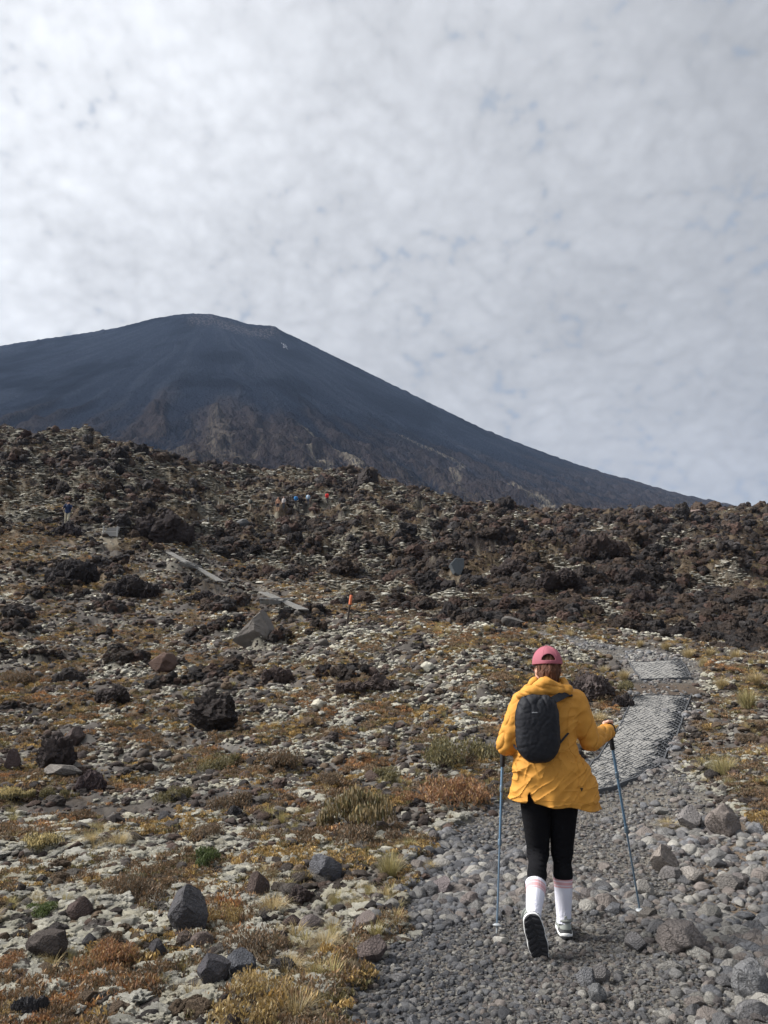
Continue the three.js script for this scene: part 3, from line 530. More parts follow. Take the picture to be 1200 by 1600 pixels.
// ---------------------------------------------------------------- lava clinker
{
  const lumps = (x, D) => sstep(-0.3, 0.3, fbm2(x * 0.12 + 70, D * 0.12, 3) - 0.9 * lichenField(x, D) - 0.3 * heathField(x, D) - lerp(0.2, 0.06, sstep(500, 850, uOf(x, base(x, D), D))));
  const P = scatter(560000, 12, 165, 0.7, 113, (x, D) => isClear(x, D) ? 0 : Math.max(lavaMask(x, D) * lerp(0.1, 1, lumps(x, D)) * lerp(0.22, 1, bed(x, D)), outcrop(x, D) * (1 - pathMask(x, D))), (x, D, r) => {
    let s = logn(r, 0.04 + 0.00105 * D, 0.95); if (r() < 0.015) s *= 2.8; s = Math.min(s, lavaMask(x, D) > 0.5 ? 0.2 + 0.009 * D : 0.05 + 0.006 * D);
    return { s: squash(s * lerp(0.6, 1, bed(x, D)), r, 0.75), c: jit(LAVATONES[Math.floor(r() * LAVATONES.length)], r, 0.3) };
  });
  const [big, rest] = split(P, 300);
  singles('lava_block', lavaMesh, big, LAVF, (o) => toneMat(LAVATONES[o.k % LAVATONES.length], 0.12), 0.25);
  instanced('clinker', lavaMesh, rest, LAV, whiteLava);
  console.log('clinker', P.length);
}

// ---------------------------------------------------------------- plants
// small leaf faces spread over a dome of twigs; size 1 = the half width
function shrubGeo(seed, n, leaf, tones, { height = 0.62, tips = null, tipShare = 0, upright = 0.3, stems = 40, clumps = 9 } = {}) {
  const r = rng(seed), pos = [], col = [], sp = [], sc = [];
  const heads = []; for (let i = 0; i < clumps; i++) { const a = r() * 6.283, q = Math.sqrt(r()) * 0.72; heads.push([Math.cos(a) * q, (0.35 + 0.65 * r()) * height * (1 - 0.45 * q), Math.sin(a) * q, 0.2 + 0.24 * r()]); }
  const ax = new THREE.Vector3(), bx = new THREE.Vector3(), c = new THREE.Vector3();
  for (let i = 0; i < n; i++) {
    const h = heads[Math.floor(r() * clumps)]; const a = r() * 6.283, b = Math.acos(1 - 1.35 * r()), q = h[3] * Math.pow(r(), 0.35);
    c.set(h[0] + Math.cos(a) * Math.sin(b) * q, Math.max(0.01, h[1] + Math.cos(b) * q * 0.8 - 0.25 * height * r() * r()), h[2] + Math.sin(a) * Math.sin(b) * q);
    ax.set(r() - 0.5, upright + r() * 0.6, r() - 0.5).normalize(); bx.set(r() - 0.5, r() - 0.5, r() - 0.5).cross(ax).normalize();
    const L = leaf * (0.6 + 0.8 * r()), w = L * 0.34, tip = tips && r() < tipShare && c.y > height * 0.4; const t = tip ? tips : tones[Math.floor(r() * tones.length)], g = 0.75 + 0.5 * r();
    const P0 = c.clone().addScaledVector(ax, -L), P1 = c.clone().addScaledVector(bx, w), P2 = c.clone().addScaledVector(ax, L), P3 = c.clone().addScaledVector(bx, -w);
    for (const p of [P0, P1, P2, P0, P2, P3]) { pos.push(p.x, p.y, p.z); col.push(t[0] * g, t[1] * g, t[2] * g); }
  }
  for (let i = 0; i < stems; i++) {
    const h = heads[i % clumps], x0 = (r() - 0.5) * 0.3, z0 = (r() - 0.5) * 0.3, x1 = h[0] + (r() - 0.5) * h[3], y1 = h[1] + (r() - 0.2) * h[3] * 0.8, z1 = h[2] + (r() - 0.5) * h[3], w = 0.012;
    const k = [[x0 - w, 0, z0], [x0 + w, 0, z0], [x1, y1, z1], [x0, 0, z0 - w], [x0, 0, z0 + w], [x1, y1, z1]]; for (const p of k) { sp.push(...p); const g = 0.8 + 0.4 * r(); sc.push(0.09 * g, 0.065 * g, 0.045 * g); }
  }
  const mk = (p, c2) => { const g = new THREE.BufferGeometry(); g.setAttribute('position', new THREE.Float32BufferAttribute(p, 3)); g.setAttribute('color', new THREE.Float32BufferAttribute(c2, 3)); g.computeVertexNormals(); return g; };
  return { foliage: mk(pos, col), stems: stems ? mk(sp, sc) : null };
}
function tussockGeo(seed, n, tones, { spread = 0.9, height = 1, width = 0.011, droop = 0.6 } = {}) {
  const r = rng(seed), pos = [], col = [];
  for (let i = 0; i < n; i++) {
    const a = r() * 6.283, o = 0.22 * Math.sqrt(r()), lean = spread * Math.pow(r(), 0.7), H = height * (0.55 + 0.5 * r()), x0 = Math.cos(a) * o, z0 = Math.sin(a) * o, b = a + (r() - 0.5) * 1.3, t = tones[Math.floor(r() * tones.length)], g = 0.7 + 0.55 * r();
    const w = width * (0.7 + 0.6 * r()), px = -Math.sin(b + (r() - 0.5)) * w, pz = Math.cos(b) * w, S = 4, pts = [];
    for (let k = 0; k <= S; k++) { const f = k / S; pts.push([x0 + Math.cos(b) * lean * f * f * 0.6 + Math.cos(b) * lean * 0.4 * f, H * (f - droop * lean * f * f * f * 0.75), z0 + Math.sin(b) * lean * f * f * 0.6 + Math.sin(b) * lean * 0.4 * f]); }
    for (let k = 0; k < S; k++) {
      const w0 = 1 - k / S, w1 = 1 - (k + 1) / S, A = pts[k], B = pts[k + 1];
      const q = [[A[0] - px * w0, A[1], A[2] - pz * w0], [A[0] + px * w0, A[1], A[2] + pz * w0], [B[0] + px * w1, B[1], B[2] + pz * w1], [B[0] - px * w1, B[1], B[2] - pz * w1]];
      for (const m of k < S - 1 ? [0, 1, 2, 0, 2, 3] : [0, 1, 2]) { pos.push(...q[m]); col.push(t[0] * g, t[1] * g, t[2] * g); }
    }
  }
  const gm = new THREE.BufferGeometry(); gm.setAttribute('position', new THREE.Float32BufferAttribute(pos, 3)); gm.setAttribute('color', new THREE.Float32BufferAttribute(col, 3)); gm.computeVertexNormals(); return gm;
}
const leafMat = new THREE.MeshPhysicalMaterial({ vertexColors: true, color: 0xffffff, roughness: 0.95, side: THREE.DoubleSide, transmission: 0.3, thickness: 0 });
const twigMat = new THREE.MeshStandardMaterial({ vertexColors: true, color: 0xffffff, roughness: 1, side: THREE.DoubleSide });
const BROWN = [[0.16, 0.105, 0.06], [0.12, 0.085, 0.05], [0.20, 0.125, 0.065], [0.10, 0.08, 0.05]], ORANGE = [[0.30, 0.15, 0.065], [0.24, 0.115, 0.05], [0.34, 0.21, 0.085], [0.17, 0.095, 0.05]],
  OLIVE = [[0.15, 0.125, 0.05], [0.11, 0.10, 0.04], [0.19, 0.15, 0.06], [0.09, 0.08, 0.035]], GREEN = [[0.075, 0.105, 0.025], [0.055, 0.08, 0.022], [0.10, 0.13, 0.035]], GOLD = [[0.36, 0.25, 0.085], [0.29, 0.20, 0.075], [0.24, 0.165, 0.07]],
  STRAW = [[0.42, 0.33, 0.17], [0.36, 0.27, 0.12], [0.48, 0.39, 0.22], [0.30, 0.23, 0.10]], STRAWG = [[0.31, 0.27, 0.11], [0.25, 0.22, 0.09], [0.38, 0.31, 0.15]], CREAM = [0.62, 0.52, 0.30];
const SH = {
  brown: [1, 2, 3].map((s) => shrubGeo(s, 2600, 0.045, BROWN, { height: 0.5 })), orange: [4, 5, 6].map((s) => shrubGeo(s, 3000, 0.045, ORANGE, { height: 0.5 })),
  gold: [7, 8].map((s) => shrubGeo(s, 2600, 0.04, GOLD, { height: 0.5, tips: CREAM, tipShare: 0.03 })), olive: [9, 10].map((s) => shrubGeo(s, 3000, 0.045, OLIVE, { height: 0.65 })),
  green: [11, 12].map((s) => shrubGeo(s, 2600, 0.06, GREEN, { height: 0.8, upright: 1.2 })), pale: [13, 14].map((s) => shrubGeo(s, 2600, 0.05, OLIVE, { height: 0.85, tips: [0.55, 0.44, 0.2], tipShare: 0.55, upright: 0.8 })),
  wiry: [15, 16].map((s) => shrubGeo(s, 3400, 0.06, [[0.15, 0.115, 0.05], [0.19, 0.14, 0.065], [0.11, 0.10, 0.04], [0.24, 0.17, 0.07]], { height: 0.75, upright: 1.6, stems: 90 })),
};
const TU = { straw: [21, 22, 23].map((s) => tussockGeo(s, 420, STRAW)), green: [24, 25].map((s) => tussockGeo(s, 380, STRAWG, { spread: 0.75 })), flat: [26].map((s) => tussockGeo(s, 460, STRAW, { spread: 1.15, height: 0.8, droop: 0.75 })) };
function shrub(kind, u, v, wpx, label, group, hf = 1) {
  const h = hit(u, v), g = SH[kind][Math.floor(R() * SH[kind].length)], s = wpx * 0.5 * pxSize(h.D), t = thing(kind === 'green' ? 'green_shrub' : 'heath_shrub', label, 'shrub', [h.x, h.y - 0.03 * s, h.z], group, R() * 6.3);
  t.scale.set(s, s * hf, s); mesh('foliage', g.foliage, leafMat, t); mesh('stems', g.stems, twigMat, t); return t;
}
function tussock(kind, u, v, wpx, label, group, hf = 1) {
  const h = hit(u, v), g = TU[kind][Math.floor(R() * TU[kind].length)], s = wpx * 0.5 * pxSize(h.D), t = thing('tussock_grass', label, 'grass tussock', [h.x, h.y - 0.02, h.z], group, R() * 6.3);
  t.scale.set(s, s * hf, s); mesh('blades', g, leafMat, t); return t;
}
shrub('pale', 75, 1328, 76, 'rounded shrub with pale yellow tips beside the dark soil strip, at the left edge');
shrub('wiry', 560, 1300, 140, 'wide wiry olive brown shrub at the left edge of the gravel path');
shrub('green', 314, 1352, 62, 'bright green upright shrub above the pointed dark boulder');
shrub('orange', 170, 1520, 112, 'large rusty orange heath cushion between the pale lichen and two dark rocks', undefined, 1.15);
shrub('brown', 165, 1478, 70, 'reddish brown heath cushion just above the large rusty orange one');
shrub('gold', 350, 1440, 62, 'golden heath cushion right beside the pointed dark boulder', undefined, 1.2);
shrub('brown', 395, 1492, 130, 'wide brown heath patch right of the pointed dark boulder');
shrub('gold', 395, 1585, 165, 'widest golden brown heath patch, at the bottom left below the tilted grey rock');
shrub('orange', 10, 1510, 60, 'rusty heath cushion at the left edge beside the domed brown rock');
shrub('gold', 12, 1592, 66, 'golden orange heath cushion in the bottom left corner');
shrub('orange', 715, 1255, 130, 'orange heather patch on the path edge left of the walking pole');
shrub('orange', 640, 1255, 60, 'orange heather tuft above the wide wiry shrub');
shrub('olive', 720, 1195, 130, 'dark olive shrub on the slope left of the yellow jacket');
shrub('olive', 615, 1225, 78, 'olive brown shrub between lichen patches above the wide wiry shrub');
shrub('olive', 272, 1252, 68, 'olive mound shaped shrub just above the dark soil strip');
shrub('brown', 366, 1262, 90, 'brown heath mat at the right end of the dark soil strip');
shrub('pale', 24, 1250, 64, 'yellow tipped shrub directly above the dark soil strip at the left edge');
shrub('olive', 88, 1248, 56, 'dark olive shrub beside the yellow tipped one above the soil strip');
shrub('green', 75, 1428, 70, 'low green shrub left of the small reddish brown boulder', undefined, 0.6);
shrub('brown', 210, 1402, 110, 'low brown heath mat on dark gravel above the pointed boulder');
shrub('olive', 205, 1372, 66, 'low olive green shrub in the pale lichen below the soil strip', undefined, 0.6);
shrub('brown', 320, 1310, 70, 'reddish heath behind the bright green upright shrub');
shrub('brown', 575, 1318, 110, 'reddish brown heath below the wide wiry shrub');
shrub('olive', 345, 1205, 84, 'olive heath on the slope below the biggest black lava block');
shrub('brown', 430, 1200, 100, 'brown heath patch right of the biggest black lava block');
shrub('gold', 325, 1195, 40, 'small golden heath tuft below the biggest black lava block');
shrub('brown', 520, 1225, 60, 'small brown heath tuft left of the orange heather');
shrub('olive', 965, 1080, 56, 'olive shrub on the knoll beside the far mat');
shrub('brown', 25, 1070, 70, 'brown heath at the left edge above the rubble');
shrub('brown', 1165, 1160, 50, 'rusty heath on the stony bank right of the long mat');
const tg = 'dry grass tussocks';
tussock('straw', 185, 1325, 70, 'straw coloured tussock right of the yellow tipped shrub');
tussock('straw', 140, 1318, 50, 'small straw tussock left of its larger neighbour near the soil strip');
tussock('green', 608, 1370, 96, 'yellow green tussock below the wide wiry shrub at the path edge');
tussock('straw', 668, 1360, 46, 'small pale tussock right of the yellow green one at the path edge');
tussock('green', 525, 1415, 62, 'yellow green tussock above the reddish boulders beside the path');
tussock('straw', 508, 1490, 92, 'pale tussock left of the pinkish boulder beside the path');
tussock('straw', 460, 1592, 110, 'straw tussock at the bottom of the golden heath');
tussock('straw', 425, 1430, 84, 'straw tussock right of the golden heath cushion');
tussock('straw', 450, 1520, 80, 'low straw tussock between the two wide heath patches');
tussock('flat', 1045, 1295, 62, 'golden flattened tussock beside the grey rock on the right of the path');
tussock('green', 1130, 1215, 90, 'large yellow tussock on the bank right of the path');
tussock('green', 1140, 1228, 40, 'small yellow tussock below the large one on the right bank');
tussock('flat', 935, 1128, 60, 'dry flattened grass beside the right hand and the long mat');
tussock('green', 1168, 1105, 80, 'yellow tussock at the right edge beside the far bank');
tussock('straw', 1128, 1075, 50, 'pale tussock on the bank right of the upper mat');
tussock('straw', 975, 1062, 44, 'pale tussock at the left corner of the far mat');
tussock('straw', 945, 1052, 36, 'pale tussock on the top of the dark knoll behind the pink cap');
tussock('straw', 1180, 1070, 60, 'pale tussock at the right edge above the yellow one');
tussock('straw', 60, 1430, 40, 'thin dry tuft left of the small reddish brown boulder');
for (const [u, v, w] of [[650, 985, 26], [682, 988, 30], [700, 990, 24], [620, 992, 22], [860, 990, 34], [890, 995, 30], [1000, 1010, 30], [1040, 1015, 36], [1075, 1028, 44], [1110, 1025, 40], [1150, 1030, 44], [1100, 1040, 36], [760, 985, 28], [1190, 1040, 30], [835, 992, 22]])
  tussock('straw', u, v, w, 'small dry grass tussock along the foot of the lava field', 'tussocks along the foot of the lava field');

// ground cover nobody could count
{
  const mk = (s, tones) => shrubGeo(s, 130, 0.13, tones, { height: 0.55, stems: 0, clumps: 6 }).foliage;
  const list = { brown: mk(61, BROWN), orange: mk(62, ORANGE), olive: mk(63, OLIVE), gold: mk(64, GOLD) };
  const where = (x, D) => isClear(x, D) ? 0 : (1 - pathMask(x, D) * 1.6) * (1 - soilMask(x, D));
  const P = scatter(230000, 2.6, 150, 0.95, 127, (x, D) => { const h = heathField(x, D), l = lavaMask(x, D); return Math.max(0, where(x, D)) * sstep(-0.2, 0.22, h + 0.15 * l * (1 - bed(x, D))) * lerp(1, lerp(1, 0.45, bed(x, D)), l) * (D < 7 ? 0.6 : D < 13 ? 0.75 : 1); }, (x, D, r) => {
    const s = logn(r, 0.045 + 0.0021 * D, 0.5), q = fbm2(x * 0.5 + 80, D * 0.5, 2) + (r() - 0.5) * 0.7; const l = lavaMask(x, D);
    const kind = l > 0.5 ? (q > 0.42 ? 'olive' : 'brown') : q > 0.46 ? 'orange' : q > -0.05 ? 'brown' : q > -0.3 ? 'olive' : 'gold';
    return { s: [s, s * (0.7 + 0.4 * r()), s], c: jit(l > 0.5 ? [0.75, 0.72, 0.62] : D > 9 ? [1.13, 1.06, 0.94] : [1.08, 1.02, 0.92], r, 0.25), kind, sn: 1 };
  });
  for (const [k, g] of Object.entries(list)) instanced('ground_heath', slopeMesh, P.filter((o) => o.kind === k), [g], leafMat, { upright: true });
  const gg = [tussockGeo(71, 90, STRAW, { width: 0.016 }), tussockGeo(72, 90, STRAWG, { width: 0.016 })];
  const G = scatter(30000, 2.8, 110, 1.0, 131, (x, D) => Math.max(0, where(x, D)) * sstep(0.1, 0.45, fbm2(x * 0.7 + 11, D * 0.7 - 40, 3)) * (uOf(x, base(x, D), D) > 1040 && D > 9 && D < 34 ? 1.6 : 0.55), (x, D, r) => { const s = logn(r, 0.07 + 0.0022 * D, 0.4); return { s: [s, s * (0.7 + 0.5 * r()), s], c: jit([0.9, 0.88, 0.8], r, 0.25) }; });
  instanced('dry_grass', slopeMesh, G, gg, leafMat, { upright: true });
  console.log('heath', P.length, 'grass', G.length);
}

// ---------------------------------------------------------------- boulders one can point to
function boulder(kind, seed, u, v, w, h, tone, label, { planes, tilt = 0, depth = 0.85, sink = 0.16, name = 'boulder' } = {}) {
  if (u <= 640 && v > 1280) tone = tone.map((c) => c * 1.2);
  if (u > 640 && v > 1280) tone = tone.map((c) => c * 1.3);
  const p = hit(u, v), px = pxSize(p.D); let g;
  if (kind === 'lava' && w > 1.25 * h) {   // a heap of welded lumps
    const r = rng(seed), n = w > 70 ? 9 : 6, list = [];
    for (let i = 0; i < n; i++) { const q = rockGeo(seed * 7 + i, w > 70 ? 11 : 9, 'lava'), f = (i + 0.5) / n * 2 - 1, s = (0.42 + 0.28 * r()) * (1 - 0.35 * Math.abs(f)); q.scale(s * 1.1, s * (0.85 + 0.3 * r()), s); q.rotateY(r() * 6); q.translate(f * w / h * 0.62, 0.1 + 0.45 * (1 - f * f) * r(), (r() - 0.5) * 0.7); list.push(q); }
    g = mergeGeometries(list);
  } else g = rockGeo(seed, kind === 'lava' ? 16 : 14, kind, planes);
  g.computeBoundingBox(); const b = g.boundingBox;
  const m = mesh(numbered(name), g, toneMat(tone, 0.02), scene), sx = w * px / (b.max.x - b.min.x), sy = h * px * (1 + sink) / (b.max.y - b.min.y);
  m.scale.set(sx, sy, sx * depth); m.rotation.set(0, 0, tilt); m.position.set(p.x, p.y - b.min.y * sy - h * px * sink, p.z - (b.max.z - b.min.z) * sx * depth * 0.28);
  return tag(m, label, name.includes('slab') ? 'rock slab' : 'boulder');
}
const DARK = [0.058, 0.056, 0.059], BRN = [0.09, 0.07, 0.06], RED = [0.095, 0.066, 0.056], GRY = [0.13, 0.125, 0.12], LAVA = [0.034, 0.028, 0.026];
boulder('block', 301, 284, 1463, 58, 62, DARK, 'pointed dark grey boulder standing on pale lichen at the lower left', { planes: [[-0.8, 0.55, 0.25, 0.42], [0.72, 0.62, 0.2, 0.40], [0.1, 0.15, 1, 0.62], [-0.3, 0.2, 1, 0.6]] });
boulder('pebble', 302, 1137, 1308, 52, 46, [0.14, 0.12, 0.108], 'round brown boulder alone on bare soil right of the path');
boulder('pebble', 303, 67, 1505, 58, 38, [0.06, 0.05, 0.045], 'domed brown rock half sunk in the pale lichen');
boulder('pebble', 304, 122, 1442, 38, 34, [0.07, 0.052, 0.047], 'small reddish brown boulder beside the low green shrub');
boulder('block', 305, 243, 1498, 34, 24, [0.05, 0.047, 0.05], 'small dark angular rock below the pointed dark boulder');
boulder('block', 306, 328, 1545, 46, 44, [0.065, 0.062, 0.068], 'tilted dark grey rock at the foot of the brown heath', { tilt: 0.4 });
boulder('block', 307, 374, 1530, 44, 36, [0.085, 0.088, 0.098], 'bluish grey rock beside the tilted dark grey one');
boulder('pebble', 308, 312, 1486, 34, 24, [0.12, 0.095, 0.085], 'pinkish rock right below the pointed dark boulder');
boulder('pebble', 309, 287, 1482, 26, 22, BRN, 'small brown rock tucked under the pointed dark boulder');
boulder('pebble', 310, 137, 1480, 24, 17, DARK, 'small round dark rock above the reddish heath');
boulder('block', 311, 578, 1508, 44, 36, [0.125, 0.10, 0.092], 'pinkish brown boulder on the edge of the gravel path');
boulder('block', 312, 575, 1456, 34, 26, [0.15, 0.125, 0.115], 'pale pinkish rock above the pinkish brown boulder');
boulder('lava', 313, 470, 1420, 42, 32, [0.062, 0.048, 0.045], 'dark reddish boulder left of the yellow green tussock');
boulder('block', 314, 402, 1405, 34, 36, [0.08, 0.06, 0.053], 'brown upright rock above the straw tussock');
boulder('block', 315, 508, 1375, 50, 32, [0.085, 0.085, 0.092], 'grey blocky rocks above the reddish boulder at the path edge');
boulder('block', 316, 458, 1455, 34, 20, [0.075, 0.055, 0.05], 'low reddish rock below the dark reddish boulder');
boulder('block', 317, 482, 1460, 40, 24, [0.13, 0.11, 0.105], 'pale flat topped rock right of the low reddish one');
boulder('lava', 318, 440, 1530, 40, 26, DARK, 'dark rough rock in the straw tussock near the bottom');
boulder('lava', 319, 38, 1600, 52, 34, DARK, 'dark rock cut by the bottom edge at the lower left');
boulder('pebble', 320, 1070, 1492, 66, 40, [0.125, 0.11, 0.102], 'wide brown boulder sunk in the path right of the walking pole');
boulder('block', 321, 995, 1488, 34, 24, [0.13, 0.125, 0.125], 'dark grey stone left of the wide sunk boulder');
boulder('pebble', 322, 1182, 1562, 56, 48, [0.14, 0.14, 0.142], 'big grey stone at the right edge near the bottom');
boulder('block', 323, 1010, 1402, 28, 24, [0.24, 0.225, 0.205], 'pale angular stone right of the walking pole');
boulder('block', 324, 1042, 1365, 46, 38, [0.19, 0.165, 0.145], 'brown angular boulder in the rocks right of the walking pole');
boulder('block', 325, 1087, 1382, 36, 22, [0.22, 0.20, 0.18], 'pale flat stone right of the brown angular boulder');
boulder('pebble', 326, 1052, 1378, 34, 20, [0.14, 0.13, 0.125], 'dark stone between the brown boulder and the pale flat stone');
boulder('block', 327, 1085, 1298, 40, 34, [0.14, 0.13, 0.125], 'grey rock directly right of the golden flattened tussock');
boulder('block', 328, 938, 1538, 28, 26, [0.16, 0.15, 0.145], 'grey angular stone below the planted shoe');
boulder('block', 329, 920, 1543, 34, 24, [0.135, 0.135, 0.14], 'low rounded grey stone left of the angular one below the shoes');
boulder('pebble', 330, 935, 1568, 26, 24, [0.15, 0.15, 0.15], 'grey cobble near the bottom below the shoes');
boulder('block', 331, 1012, 1440, 30, 18, [0.11, 0.10, 0.09], 'low brown stone at the tip of the right walking pole');
boulder('block', 332, 783, 1477, 24, 10, [0.42, 0.40, 0.36], 'flat whitish stone at the tip of the left walking pole');
boulder('pebble', 333, 735, 1420, 30, 22, [0.18, 0.155, 0.145], 'reddish grey stone on the path left of the walking pole');
boulder('block', 334, 690, 1400, 34, 26, [0.14, 0.12, 0.12], 'dark reddish stone on the left part of the path');
boulder('block', 335, 1145, 1395, 44, 24, [0.13, 0.12, 0.11], 'brownish flat stone below the round brown boulder');
boulder('block', 336, 1115, 1440, 34, 22, [0.2, 0.19, 0.17], 'pale stone near the lower right of the path');
boulder('lava', 337, 328, 1146, 80, 64, LAVA, 'biggest black lava block standing on the slope at the left');
boulder('lava', 338, 80, 1205, 66, 52, [0.05, 0.04, 0.038], 'dark clinkery lump with small stones round it, left on the slope');
boulder('block', 339, 112, 1172, 36, 34, [0.068, 0.052, 0.048], 'brown block leaning on the dark clinkery lump');
boulder('block', 340, 92, 1215, 60, 18, [0.17, 0.155, 0.14], 'pale flat slab below the dark clinkery lump', { name: 'rock_slab' });
boulder('pebble', 341, 252, 1050, 46, 30, [0.095, 0.062, 0.05], 'reddish brown boulder on the upper slope above the black lava block');
boulder('lava', 342, 140, 1242, 48, 36, [0.065, 0.048, 0.048], 'dark purplish rock right above the soil strip');
boulder('block', 343, 14, 1200, 28, 28, [0.075, 0.055, 0.052], 'reddish stone at the left edge beside the clinkery lump');
boulder('lava', 344, 105, 1068, 52, 26, [0.046, 0.04, 0.038], 'low dark rock on the slope above the clinkery lump');
boulder('lava', 345, 172, 1100, 56, 30, [0.042, 0.034, 0.032], 'dark rock on the slope left of the black lava block');
boulder('block', 346, 256, 1288, 22, 18, DARK, 'small dark rock lying on the strip of bare soil');
boulder('lava', 347, 365, 1280, 26, 20, DARK, 'dark stone at the right end of the soil strip');
boulder('lava', 348, 588, 1085, 130, 34, [0.075, 0.058, 0.052], 'wide dark outcrop crowned with lichen on the middle slope');
boulder('lava', 349, 432, 1066, 52, 26, [0.075, 0.057, 0.052], 'dark brown outcrop left of the wide lichen crowned one');
boulder('pebble', 350, 668, 1050, 24, 16, [0.48, 0.46, 0.38], 'pale lichen coated round stone on the middle slope');
boulder('pebble', 351, 497, 1108, 22, 16, [0.50, 0.47, 0.38], 'pale lichen coated stone below the dark outcrops');
boulder('lava', 352, 925, 1098, 92, 46, [0.075, 0.06, 0.056], 'dark knoll of lava between the pink cap and the mat');
boulder('lava', 353, 975, 1105, 34, 22, [0.06, 0.05, 0.048], 'dark rock beside the left edge of the long mat');
boulder('block', 457, 396, 1004, 70, 52, [0.135, 0.122, 0.11], 'large angular grey tan boulder on the brow of the slope', { planes: [[-0.75, 0.65, 0.1, 0.22], [0.85, 0.5, 0.15, 0.40], [0.3, 0.3, 0.9, 0.42], [-0.5, 0.15, 0.85, 0.40], [0.9, -0.1, 0.35, 0.62]], depth: 0.9 });
{
  const P = [[702, 883], [710, 873], [722, 872], [722, 884], [715, 900], [708, 896]], h = hit(714, 897), px = pxSize(h.D), sh = new THREE.Shape(); P.forEach(([u, v], i) => sh[i ? 'lineTo' : 'moveTo']((u - 713) * px * 1.05, (899 - v) * px * 1.05)); sh.closePath();
  const m = mesh('rock_slab', new THREE.ExtrudeGeometry(sh, { depth: 0.3, bevelSize: 0.05, bevelThickness: 0.06, bevelSegments: 2 }), std([0.075, 0.084, 0.09], 0.85, { bumpMap: rockBump, bumpScale: 0.03 }), scene); m.name = numbered('rock_slab'); m.position.set(h.x, h.y - 0.15, h.z - 0.1); m.rotation.set(-0.3, 0.25, 0); tag(m, 'grey leaning slab standing out of the lava field', 'rock slab');
}
boulder('lava', 356, 942, 880, 100, 50, [0.042, 0.031, 0.027], 'large reddish dark mound in the lava field at the right');
boulder('lava', 357, 105, 912, 90, 44, [0.030, 0.026, 0.026], 'long black lava mound below the man in the navy top');
boulder('lava', 358, 250, 850, 100, 58, [0.034, 0.027, 0.026], 'tall dark lava mound right of the wooden steps');
boulder('lava', 359, 100, 838, 48, 28, [0.030, 0.025, 0.026], 'black lava rock in front of the man in the navy top');
boulder('lava', 360, 575, 757, 36, 32, [0.036, 0.030, 0.028], 'dark knob of rock standing on the skyline of the lava field', { sink: 0.5 });
boulder('block', 361, 375, 823, 28, 14, [0.10, 0.10, 0.10], 'flat grey rock below the far walkers');
boulder('lava', 362, 460, 848, 30, 20, [0.032, 0.027, 0.026], 'dark rock in the middle of the lava field below the blue walker');
boulder('lava', 363, 800, 905, 66, 36, [0.040, 0.031, 0.028], 'brown lava mound right of the leaning slab');
boulder('lava', 364, 880, 925, 80, 40, [0.038, 0.03, 0.028], 'dark mound below the large reddish one');
boulder('lava', 365, 992, 915, 60, 30, [0.036, 0.029, 0.027], 'dark mound right of and below the large reddish one');
boulder('lava', 366, 1010, 945, 46, 26, [0.040, 0.03, 0.028], 'low brown mound above the bend of the path');
boulder('block', 367, 802, 982, 34, 20, [0.12, 0.11, 0.10], 'grey brown boulder where the lava meets the path bend');
boulder('pebble', 368, 1092, 803, 30, 10, [0.16, 0.12, 0.105], 'pale pinkish rock on the right hand skyline');
boulder('lava', 369, 200, 935, 90, 40, [0.032, 0.027, 0.026], 'black lava mound left of the long boardwalk');
boulder('lava', 370, 315, 945, 44, 24, [0.034, 0.028, 0.027], 'dark rock between the two boardwalk lengths');

// ---------------------------------------------------------------- smooth solids: a field meshed on its own grid (surface nets)
const len = Math.hypot;
const smin = (a, b, k) => { const h = Math.max(k - Math.abs(a - b), 0) / k; return Math.min(a, b) - h * h * k * 0.25; };
const smax = (a, b, k) => -smin(-a, -b, k);
function bone(p, a, b, ra, rb) {
  const bx = b[0] - a[0], by = b[1] - a[1], bz = b[2] - a[2], px = p[0] - a[0], py = p[1] - a[1], pz = p[2] - a[2];
  const t = clamp((px * bx + py * by + pz * bz) / (bx * bx + by * by + bz * bz + 1e-12));
  return len(px - bx * t, py - by * t, pz - bz * t) - lerp(ra, rb, t);
}
const ell = (p, c, r) => { const x = (p[0] - c[0]) / r[0], y = (p[1] - c[1]) / r[1], z = (p[2] - c[2]) / r[2], k = len(x, y, z); return k < 1e-6 ? -Math.min(...r) : (k - 1) * Math.min(r[0], r[1], r[2]) * (0.6 + 0.4 * k / (len(x / r[0], y / r[1], z / r[2]) * Math.min(...r))); };
